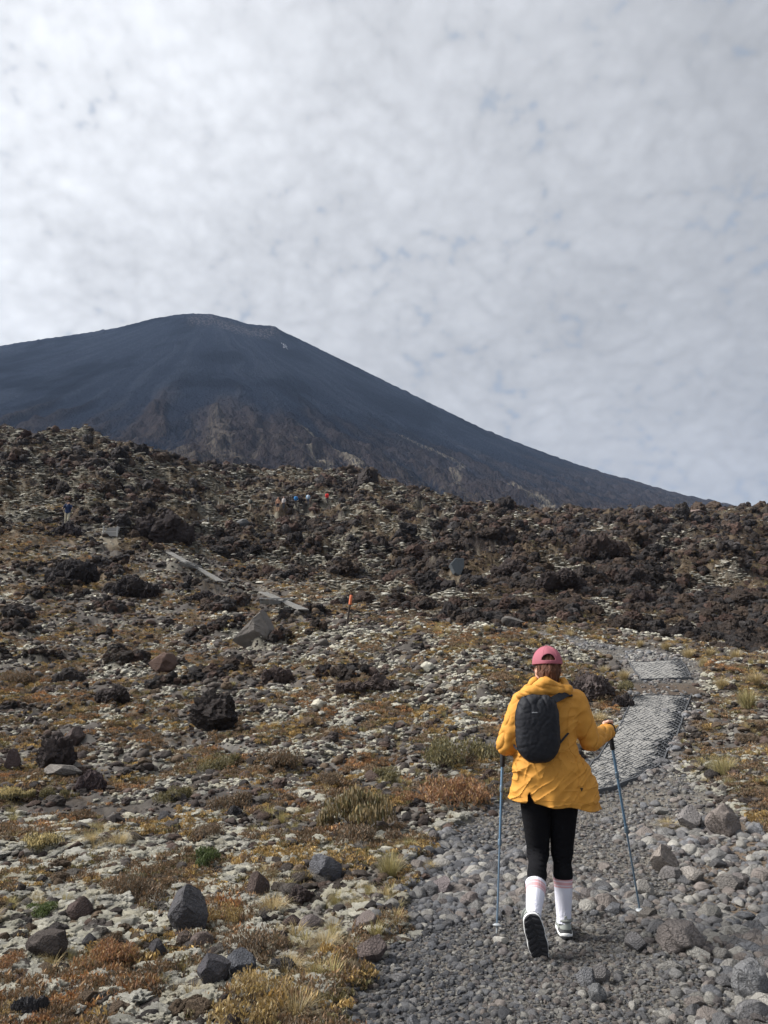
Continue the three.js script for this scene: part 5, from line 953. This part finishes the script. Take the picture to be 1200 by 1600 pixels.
    mesh('outsole', nets((p) => Math.max(slab(p, 0.0, 0.019, -0.001, 0.003), (p[1] - rise(p[2]) < 0.0065 ? lug(p) - 0.002 : -1)), [lo[0], -0.01, lo[2]], [hi[0], 0.05, hi[2]], 0.0032), std([0.034, 0.034, 0.037], 0.85), t);
    const topY = (z) => lerp(0.105, 0.05, sstep(0.075, 0.25, -z)) - 0.012 * sstep(0.05, 0.0, Math.abs(z + 0.045)) * 0;
    const upper = (p) => { const h = p[1] - rise(p[2]), f = clamp((h - 0.03) / 0.08); return smax(smax(plan(p[0], p[2]) + 0.001 + 0.014 * f * f + (p[2] > -0.06 ? 0.004 * f : 0), h - topY(p[2]), 0.016), 0.028 - h, 0.002); };
    const cut = (p) => -bone(p, [0, 0.075, -0.055], [0.0, 0.16, -0.05], 0.034, 0.04);
    const ug = nets((p) => smax(upper(p), cut(p), 0.004) , lo, hi, 0.0042, 4);
    mesh('upper', tint(ug, (x, y, z) => (y < 0.062 - 0.03 * sstep(0.03, 0.1, -z) && z > -0.13 ? [0.065, 0.066, 0.068] : z < -0.2 ? [0.08, 0.082, 0.08] : [0.21, 0.225, 0.205])), new THREE.MeshStandardMaterial({ color: 0xffffff, vertexColors: true, roughness: 0.85, bumpMap: clothBump, bumpScale: 0.002 }), t);
    mesh('heel_counter', nets((p) => smax(smax(upper(p) - 0.003, p[2] * -1 - 0.05, 0.004), smax(Math.abs(p[1] - 0.078) - 0.024, Math.abs(p[0]) - 0.022 - 0.25 * (0.1 - p[1]), 0.004), 0.004), lo, hi, 0.004), std([0.27, 0.29, 0.265], 0.8), t);
    const tab = mesh('pull_tab', new THREE.TorusGeometry(0.011, 0.003, 6, 18, Math.PI).rotateY(Math.PI / 2), std([0.30, 0.31, 0.28], 0.8), t); tab.position.set(0, 0.1, -0.012); tab.scale.set(1.6, 2.0, 0.7); tab.rotation.y = Math.PI / 2;
    const co = mesh('collar', new THREE.TorusGeometry(0.034, 0.009, 8, 26).rotateX(Math.PI / 2), std([0.19, 0.2, 0.185], 0.9), t); co.position.set(0, 0.098, -0.05); co.scale.set(0.98, 1, 1.15);
    return t;
  };
  // planted foot flat on the stones, trailing foot up on its toe with the sole to the rear
  shoe((t) => { t.position.set(J.anR[0] + 0.0, 0.008, J.anR[2] + 0.055); t.rotation.y = -0.12; t.scale.setScalar(1.06); });
  shoe((t) => { const heel = W(829, 1431, -0.36), toe = W(849, 1500, -0.315); const d = new THREE.Vector3(...toe).sub(new THREE.Vector3(...heel)).normalize(), zAx = d.clone().negate(), up = new THREE.Vector3(0.12, 0.1, -1); const xAx = new THREE.Vector3().crossVectors(up, zAx).normalize(), yAx = new THREE.Vector3().crossVectors(zAx, xAx); t.quaternion.setFromRotationMatrix(new THREE.Matrix4().makeBasis(xAx, yAx, zAx)); t.position.set(...heel); t.scale.set(1.36, 1.05, 1.1); });
}
// backpack, worn on the jacket
{
  const c = W(840, 1138, -0.19), px = (PD - 0.23) / F, B = new THREE.Vector3(WB[0] + c[0], WB[1] + c[1], WB[2] + c[2]);
  const t = thing('backpack', 'small black packable backpack worn over the yellow jacket', 'backpack', B.toArray());
  const a = 32 * px, h = 48.5 * px, dep = 0.075;
  const f = (p) => {
    const x = Math.abs(p[0]), y = p[1], k = smax(smax(x - a, Math.abs(y) - h, 0.03), (x * 0.76 + Math.abs(y) * 0.65) - (a * 0.76 + h * 0.65) * (y > 0 ? 0.83 : 0.78), 0.03) + 0.006;
    const bulge = dep * Math.sqrt(clamp(1 - 0.75 * Math.pow(x / a, 2.4) - 0.6 * Math.pow(Math.abs(y) / h, 3), 0.05, 1));
    let d = smax(k - 0.01, Math.abs(p[2]) - bulge, 0.035);
    const up = sstep(0.02, 0.16, y);
    d += 0.006 * fold(p[0] * 7 + y * 3, y * 4 - p[0] * 7, 4) * (0.05 + 1.6 * up) + 0.0018 * fold(p[0] * 9 - y * 5, y * 8 + p[0] * 5, 8) + 0.0014 * n2(p[0] * 30, y * 30) - 0.002;
    return d;
  };
  const black = new THREE.MeshPhysicalMaterial({ specularIntensity: 0.4, color: new THREE.Color(0.017, 0.018, 0.022), roughness: 0.62, bumpMap: clothBump, bumpScale: 0.0012 });
  mesh('bag', nets(f, [-a - 0.03, -h - 0.03, -dep - 0.02], [a + 0.03, h + 0.03, dep + 0.03], 0.0062, 3), black, t);
  const seamPts = []; for (let i = 0; i < 64; i++) { const an = i / 64 * Math.PI * 2; let r = 0.05; while (r < 0.3 && f([Math.cos(an) * r, Math.sin(an) * r, 0.0]) < 0) r += 0.002; seamPts.push(new THREE.Vector3(Math.cos(an) * (r - 0.001), Math.sin(an) * (r - 0.001), 0.0)); }
  mesh('piping', new THREE.TubeGeometry(new THREE.CatmullRomCurve3(seamPts, true), 120, 0.003, 6, true), black, t);
  const rel = (u, v, dz) => { const w = W(u, v, dz); return new THREE.Vector3(w[0] - c[0], w[1] - c[1], w[2] - c[2]); };
  const strap = (pts, wd, th) => { const cv = new THREE.CatmullRomCurve3(pts), s = new THREE.Shape(); s.moveTo(-wd, -th); s.lineTo(wd, -th); s.lineTo(wd, th); s.lineTo(-wd, th); s.closePath(); void s; const N = 24, pos = [], ind = []; for (let i = 0; i <= N; i++) { const p = cv.getPoint(i / N), tg2 = cv.getTangent(i / N), nb = new THREE.Vector3().crossVectors(tg2, new THREE.Vector3(0, 0.35, 1)).normalize(), nn = new THREE.Vector3().crossVectors(nb, tg2); for (const [x, y] of [[-1, -1], [1, -1], [1, 1], [-1, 1]]) { const q = p.clone().addScaledVector(nb, x * wd).addScaledVector(nn, y * th); pos.push(q.x, q.y, q.z); } if (i < N) for (let k = 0; k < 4; k++) { const A = i * 4 + k, Bq = i * 4 + (k + 1) % 4; ind.push(A, Bq, A + 4, Bq, Bq + 4, A + 4); } } let g = new THREE.BufferGeometry(); g.setAttribute('position', new THREE.Float32BufferAttribute(pos, 3)); g.setIndex(ind); g = toCreasedNormals(g, 0.6); return mesh('strap', g, black, t); };
  strap([rel(860, 1096, -0.17), rel(874, 1089, -0.16), rel(886, 1083, -0.10), rel(893, 1084, -0.02), rel(893, 1092, 0.08)], 0.022, 0.005);
  strap([rel(824, 1094, -0.17), rel(821, 1089, -0.13), rel(819, 1088, -0.04), rel(820, 1096, 0.08)], 0.022, 0.005);
  strap([rel(862, 1176, -0.16), rel(873, 1163, -0.165), rel(884, 1150, -0.13), rel(892, 1141, -0.06), rel(895, 1138, 0.03)], 0.006, 0.002);
  strap([rel(811, 1172, -0.16), rel(805, 1168, -0.10), rel(803, 1160, 0.02)], 0.006, 0.002);
  strap([rel(868, 1150, -0.15), rel(872, 1156, -0.15), rel(874, 1162, -0.16)], 0.004, 0.002);
  // a small pale mark
  const lp = rel(832, 1113, -0.19); let z = dep + 0.02; while (f([lp.x, lp.y, z]) > 0.0005) z -= 0.0008;
  const bars = []; for (let i = 0; i < 7; i++) { const w = 0.0026, hh = [0.006, 0.0045, 0.007, 0.0045, 0.0045, 0.006, 0.0045][i]; bars.push(new THREE.BoxGeometry(w, hh, 0.003).translate((i - 3) * 0.0048, hh / 2, 0)); }
  const lm = mesh('brand_mark', mergeGeometries(bars), std([0.42, 0.43, 0.45], 0.6), t); lm.position.set(lp.x, lp.y, z); lm.rotation.x = -0.18; lm.userData.kind = 'stuff';
}
// trekking poles
function pole(label, tip, hand, over) {
  const A = new THREE.Vector3(...tip), B = new THREE.Vector3(...hand), d = B.clone().sub(A), L = d.length() + over; const t = thing('trekking_pole', label, 'walking pole', A.toArray()); t.quaternion.setFromUnitVectors(new THREE.Vector3(0, 1, 0), d.normalize());
  const lathe = (name, pts, m) => mesh(name, new THREE.LatheGeometry(pts.map(([r, y]) => new THREE.Vector2(r, y)), 18), m, t);
  const blue = std([0.10, 0.18, 0.27], 0.4, { metalness: 0.3 }), steel = std([0.13, 0.185, 0.24], 0.35, { metalness: 0.5 }), black = std([0.02, 0.02, 0.022], 0.7), grey = std([0.3, 0.32, 0.33], 0.5);
  lathe('tip', [[0.0, 0], [0.003, 0.001], [0.0055, 0.02], [0.0075, 0.055], [0.0075, 0.06]], grey);
  lathe('basket', [[0.008, 0.052], [0.022, 0.05], [0.026, 0.053], [0.026, 0.057], [0.018, 0.062], [0.009, 0.068], [0.008, 0.052]], grey);
  lathe('lower_shaft', [[0.0062, 0.058], [0.0062, L * 0.45]], steel); lathe('upper_shaft', [[0.0, L * 0.445], [0.0078, L * 0.445], [0.0082, L * 0.72], [0.0094, L * 0.725], [0.0094, L - 0.15]], blue);
  for (const y of [L * 0.445, L * 0.72]) { const k = lathe('lock_collar', [[0.0095, y - 0.02], [0.0125, y - 0.017], [0.0125, y + 0.017], [0.0095, y + 0.02]], steel); void k; }
  lathe('grip', [[0.010, L - 0.19], [0.0155, L - 0.185], [0.0155, L - 0.15], [0.0165, L - 0.12], [0.0145, L - 0.09], [0.0165, L - 0.06], [0.0165, L - 0.03], [0.024, L - 0.012], [0.024, L - 0.004], [0.016, L + 0.003], [0.0, L + 0.004]], black);
  const cv = new THREE.CatmullRomCurve3([[0.01, L - 0.02, 0.01], [0.025, L - 0.03, 0.02], [0.03, L - 0.07, 0.022], [0.022, L - 0.09, 0.02], [0.013, L - 0.06, 0.015]].map((p) => new THREE.Vector3(...p))); mesh('wrist_strap', new THREE.TubeGeometry(cv, 24, 0.004, 6), black, t);
  return t;
}
{
  const tr = hit(1002, 1433, 4.2), tl = hit(776, 1459, 4.2), w = (p) => [p[0] + WB[0], p[1] + WB[1], p[2] + WB[2]];
  pole('blue walking pole held in the right hand, planted far to the right', [tr.x, tr.y - 0.01, tr.z], w(J.gripR), 0.055);
  pole('blue walking pole standing left of the walker, its grip hidden by the sleeve', [tl.x, tl.y - 0.01, tl.z], w(J.gripL), 0.055);
}

// ---------------------------------------------------------------- boardwalks and steps in the lava
const timber = [[0.17, 0.163, 0.15], [0.14, 0.135, 0.125], [0.19, 0.183, 0.17], [0.155, 0.147, 0.132]].map((c) => new THREE.MeshStandardMaterial({ color: new THREE.Color(...c), roughness: 0.9, bumpMap: rockBump, bumpScale: 0.004 }));
const paleRail = std([0.40, 0.395, 0.375], 0.85);
function beam(name, a, b, w, h, mat, parent) { const d = new THREE.Vector3().subVectors(b, a), L = d.length(), m = mesh(name, new THREE.BoxGeometry(w, h, L), mat, parent); m.position.copy(a).addScaledVector(d, 0.5); m.lookAt(m.position.clone().add(d)); return m; }
function boardwalk(u0, v0, u1, v1, wide, lift, label) {
  const a = hit(u0, v0), b = hit(u1, v1), A = new THREE.Vector3(a.x, a.y + lift, a.z), B = new THREE.Vector3(b.x, b.y + lift, b.z), t = thing('boardwalk', label, 'boardwalk', [A.x, A.y - lift, A.z]);
  const d = B.clone().sub(A), L = d.length(), dir = d.clone().normalize(), side = new THREE.Vector3(dir.z, 0, -dir.x).normalize(), n = Math.min(60, Math.round(L / 0.2)), o = new THREE.Vector3(0, lift, 0), g = new THREE.BoxGeometry(wide, 0.045, L / n * 0.9), q = new THREE.Quaternion().setFromRotationMatrix(new THREE.Matrix4().lookAt(new THREE.Vector3(), dir.clone().negate(), new THREE.Vector3(0, 1, 0)));
  for (let i = 0; i < n; i++) { const m = mesh('plank', g, timber[(i * 7 + 3) % 4], t); m.position.copy(o).addScaledVector(dir, (i + 0.5) * L / n); m.position.y += 0.008 * n2(i, 4); m.quaternion.copy(q); }
  for (const s of [-1, 1]) { const f = side.clone().multiplyScalar(s * (wide / 2 - 0.04)); beam('edge_rail', o.clone().add(f).add(new THREE.Vector3(0, 0.055, 0)), o.clone().addScaledVector(dir, L).add(f).add(new THREE.Vector3(0, 0.055, 0)), 0.09, 0.06, paleRail, t); beam('bearer', o.clone().add(f).add(new THREE.Vector3(0, -0.1, 0)), o.clone().addScaledVector(dir, L).add(f).add(new THREE.Vector3(0, -0.1, 0)), 0.07, 0.15, timber[1], t);
    for (let i = 0; i < 5; i++) { const p = o.clone().addScaledVector(dir, L * i / 4).add(f); beam('post', p.clone().add(new THREE.Vector3(0, -0.03, 0)), p.clone().add(new THREE.Vector3(0, -lift - 0.5, 0)), 0.09, 0.09, timber[3], t); } }
  return t;
}
boardwalk(345, 919, 264, 872, 0.46, 0.38, 'long narrow wooden boardwalk running down the slope left of the trail marker');
boardwalk(474, 964, 410, 934, 0.46, 0.3, 'short wooden boardwalk just above the large angular boulder');
const stepWood = [[0.27, 0.265, 0.255], [0.31, 0.305, 0.29], [0.24, 0.235, 0.225]].map((c) => std(c, 0.9));
function steps(u, v, wpx, hpx, label) {
  const p = hit(u, v), px = pxSize(p.D), w = wpx * px, h = hpx * px, t = thing('wooden_steps', label, 'steps', [p.x, p.y, p.z]), n = 3;
  for (let i = 0; i < n; i++) { const m = mesh('riser', new THREE.BoxGeometry(w, h / n * 0.96, 0.05), stepWood[i % 3], t); m.position.set(0, h * (i + 0.5) / n, -0.25 * i); const k = mesh('tread', new THREE.BoxGeometry(w * 1.02, 0.045, 0.29), timber[(i + 2) % 4], t); k.position.set(0, h * (i + 1) / n + 0.02, -0.25 * i - 0.12); }
  for (const s of [-1, 1]) { const m = mesh('post', new THREE.BoxGeometry(0.09, h * 1.12, 0.1), paleRail, t); m.position.set(s * (w / 2 + 0.045), h * 0.52, 0.02); }
  const deck = []; for (let i = 0; i < 6; i++) { const m = mesh('plank', new THREE.BoxGeometry(w * 0.95, 0.045, 0.22), timber[i % 4], t); m.position.set(0.12 + 0.11 * i, h + 0.10 + 0.055 * i, -0.86 - 0.24 * i); m.rotation.y = -0.4; deck.push(m); }
  return t;
}
steps(172, 838, 20, 15, 'grey wooden steps with pale posts beside the tall dark lava mound');
steps(317, 816, 15, 8, 'small grey wooden steps partway up the lava, below the far walkers');

// ---------------------------------------------------------------- marker posts
{
  const p = hit(541, 979), px = pxSize(p.D), h = 46 * px, t = thing('trail_marker', 'leaning dark trail marker post with an orange band at its top', 'trail marker', [p.x, p.y - 0.1, p.z]);
  t.rotation.z = -0.14; const post = mesh('post', new THREE.CylinderGeometry(0.032, 0.038, h + 0.1, 10), std([0.05, 0.04, 0.035], 0.8), t); post.position.y = (h + 0.1) / 2;
  const m = mesh('orange_band', new THREE.CylinderGeometry(0.052, 0.052, h * 0.3, 12), std([0.62, 0.16, 0.06], 0.6), t); m.position.y = h * 0.9 + 0.1; const c = mesh('cap', new THREE.SphereGeometry(0.05, 12, 8, 0, 6.3, 0, 1.6), std([0.55, 0.14, 0.06], 0.6), t); c.position.y = h * 1.05 + 0.1; c.scale.y = 0.5;
  const q = hit(341, 793), t2 = thing('marker_stake', 'thin pale stake standing in the dark lava left of the far walkers', 'marker stake', [q.x, q.y - 0.05, q.z]); const s2 = mesh('stake', new THREE.CylinderGeometry(0.05, 0.06, 9 * pxSize(q.D), 8), std([0.45, 0.42, 0.36], 0.8), t2); s2.position.y = 4.5 * pxSize(q.D); const s3 = mesh('cap', new THREE.ConeGeometry(0.06, 0.08, 8), std([0.35, 0.32, 0.27], 0.8), t2); s3.position.y = 9 * pxSize(q.D) + 0.03;
}

// ---------------------------------------------------------------- walkers far off in the lava
function farWalker(u, v, tall, label, { top, legs, hat, bag, bare = false, arms = 'down', turn = 0, skinTone = [0.5, 0.32, 0.24], lean = 0 }) {
  const p = hit(u, v), k = tall * pxSize(p.D) / 1.74, H = 1.74, t = thing('person', label, 'person', [p.x, p.y, p.z], undefined, turn); t.scale.setScalar(clamp(k, 0.85, 1.25));
  const sh = (s) => [s * 0.19, 1.42, lean], el = (s) => arms === 'up' ? [s * 0.3, 1.2, 0.16] : arms === 'poles' ? [s * 0.26, 1.15, 0.04] : [s * 0.24, 1.14, -0.02], wr = (s) => arms === 'up' ? [s * 0.09, 1.5, 0.2] : arms === 'poles' ? [s * 0.27, 1.08, 0.26] : [s * 0.25, 0.88, 0.06];
  const hip = (s) => [s * 0.09, 0.92, 0], kn = (s) => [s * 0.1, 0.5, 0.04 + s * 0.07], an = (s) => [s * 0.11, 0.08, -0.02 + s * 0.1], toe = (s) => [s * 0.13, 0.03, 0.14 + s * 0.1];
  const armF = (q, g) => Math.min(...[-1, 1].map((s) => smin(bone(q, sh(s), el(s), 0.055 + g, 0.045 + g), bone(q, el(s), wr(s), 0.042 + g, 0.032 + g), 0.02)));
  const torso = (q, g) => smin(ell(q, [0, 1.25, lean * 0.5], [0.19 + g, 0.27 + g, 0.12 + g]), ell(q, [0, 0.98, 0], [0.17 + g, 0.16 + g, 0.12 + g]), 0.1);
  const legF = (q, g) => Math.min(...[-1, 1].map((s) => smin(bone(q, hip(s), kn(s), 0.08 + g, 0.058 + g), bone(q, kn(s), an(s), 0.058 + g, 0.04 + g), 0.03)));
  const bodyF = (q) => { let d = smin(torso(q, -0.015), armF(q, -0.004), 0.03); d = smin(d, legF(q, -0.01), 0.04); for (const s of [-1, 1]) { d = smin(d, bone(q, an(s), toe(s), 0.045, 0.038), 0.02); d = smin(d, bone(q, wr(s), [wr(s)[0], wr(s)[1] + (arms === 'up' ? 0.08 : -0.09), wr(s)[2] + 0.02], 0.035, 0.025), 0.02); } d = smin(d, bone(q, [0, 1.42, lean], [0, 1.6, lean + 0.02], 0.055, 0.05), 0.04); d = smin(d, ell(q, [0, 1.63, lean + 0.02], [0.078, 0.115, 0.095]), 0.02); return smin(d, ell(q, [0, 1.61, lean + 0.12], [0.015, 0.02, 0.02]), 0.02); };
  mesh('body', nets(bodyF, [-0.45, -0.05, -0.35], [0.45, 1.8, 0.45], 0.035), std(skinTone, 0.7), t);
  if (!bare) mesh('top', nets((q) => smax(smin(torso(q, 0.012), smax(armF(q, 0.012), arms === 'up' ? Math.abs(q[0]) - 0.29 : 0.98 - q[1], 0.02), 0.04), 0.86 - q[1], 0.02), [-0.45, 0.8, -0.35], [0.45, 1.6, 0.45], 0.035), std(top, 0.8), t);
  mesh('trousers', nets((q) => smax(Math.min(legF(q, 0.014), smax(torso(q, 0.005), q[1] - 0.98, 0.02)), (bare ? 0.5 : 0.12) - q[1], 0.02), [-0.35, 0.0, -0.35], [0.35, 1.1, 0.4], 0.035), std(legs, 0.85), t);
  const hairOrHat = mesh(hat ? 'hat' : 'hair', nets((q) => hat ? Math.min(smax(ell(q, [0, 1.67, lean + 0.02], [0.095, 0.11, 0.11]), 1.66 - q[1], 0.01), Math.max(len(q[0], q[2] - lean - 0.03) - 0.15, Math.abs(q[1] - 1.665) - 0.014)) : smax(ell(q, [0, 1.655, lean - 0.0], [0.088, 0.112, 0.1]), q[2] - lean - 0.05 - 0.4 * (q[1] - 1.62), 0.02), [-0.2, 1.5, -0.2 + lean], [0.2, 1.85, 0.25 + lean], 0.02), std(hat ?? [0.04, 0.028, 0.02], 0.85), t); void hairOrHat;
  for (const s of [-1, 1]) mesh('boot', nets((q) => smax(Math.min(bone(q, an(s), [an(s)[0], 0.05, an(s)[2]], 0.055, 0.055), bone(q, [an(s)[0], 0.045, an(s)[2] - 0.03], toe(s), 0.05, 0.048)), -q[1], 0.01), [-0.3, -0.03, -0.3], [0.3, 0.2, 0.4], 0.028), std([0.05, 0.042, 0.036], 0.85), t);
  if (bag) mesh('rucksack', nets((q) => ell(q, [0, 1.22, lean - 0.2], [0.17, 0.27, 0.13]) , [-0.25, 0.85, -0.42], [0.25, 1.6, 0.0], 0.035), std(bag, 0.8), t);
  return t;
}
farWalker(104, 823, 42, 'person in a navy top, pale trousers and hat with arms raised behind a black rock', { top: [0.02, 0.035, 0.09], legs: [0.36, 0.33, 0.25], hat: [0.03, 0.026, 0.026], arms: 'up', turn: 0.15 });
farWalker(391, 799, 23, 'person in dark clothes with pale legs, leftmost of the far walkers in a line', { top: [0.05, 0.055, 0.045], legs: [0.26, 0.22, 0.17], bag: [0.25, 0.25, 0.22], turn: 2.6 });
farWalker(434, 799, 23, 'bare armed person in dark shorts, next to a person in a pale top', { top: [0.45, 0.2, 0.12], legs: [0.03, 0.03, 0.045], bare: true, skinTone: [0.5, 0.27, 0.17], turn: 0.3 });
farWalker(443, 797, 22, 'person in a pale grey top beside the bare armed one', { top: [0.4, 0.37, 0.35], legs: [0.04, 0.045, 0.055], turn: -0.3 });
farWalker(462, 792, 20, 'person in a bright blue jacket in the line of far walkers', { top: [0.03, 0.17, 0.42], legs: [0.04, 0.035, 0.035], bag: [0.04, 0.2, 0.45], turn: 2.9, arms: 'poles' });
farWalker(481, 790, 20, 'person in a pale blue and white jacket left of the one in red', { top: [0.30, 0.48, 0.62], legs: [0.05, 0.06, 0.09], bag: [0.5, 0.55, 0.6], turn: 3.3 });
farWalker(511, 788, 20, 'person in a bright red jacket, rightmost of the far walkers', { top: [0.55, 0.02, 0.02], legs: [0.03, 0.025, 0.025], bag: [0.5, 0.03, 0.03], turn: 2.5 });

renderer.render(scene, camera);
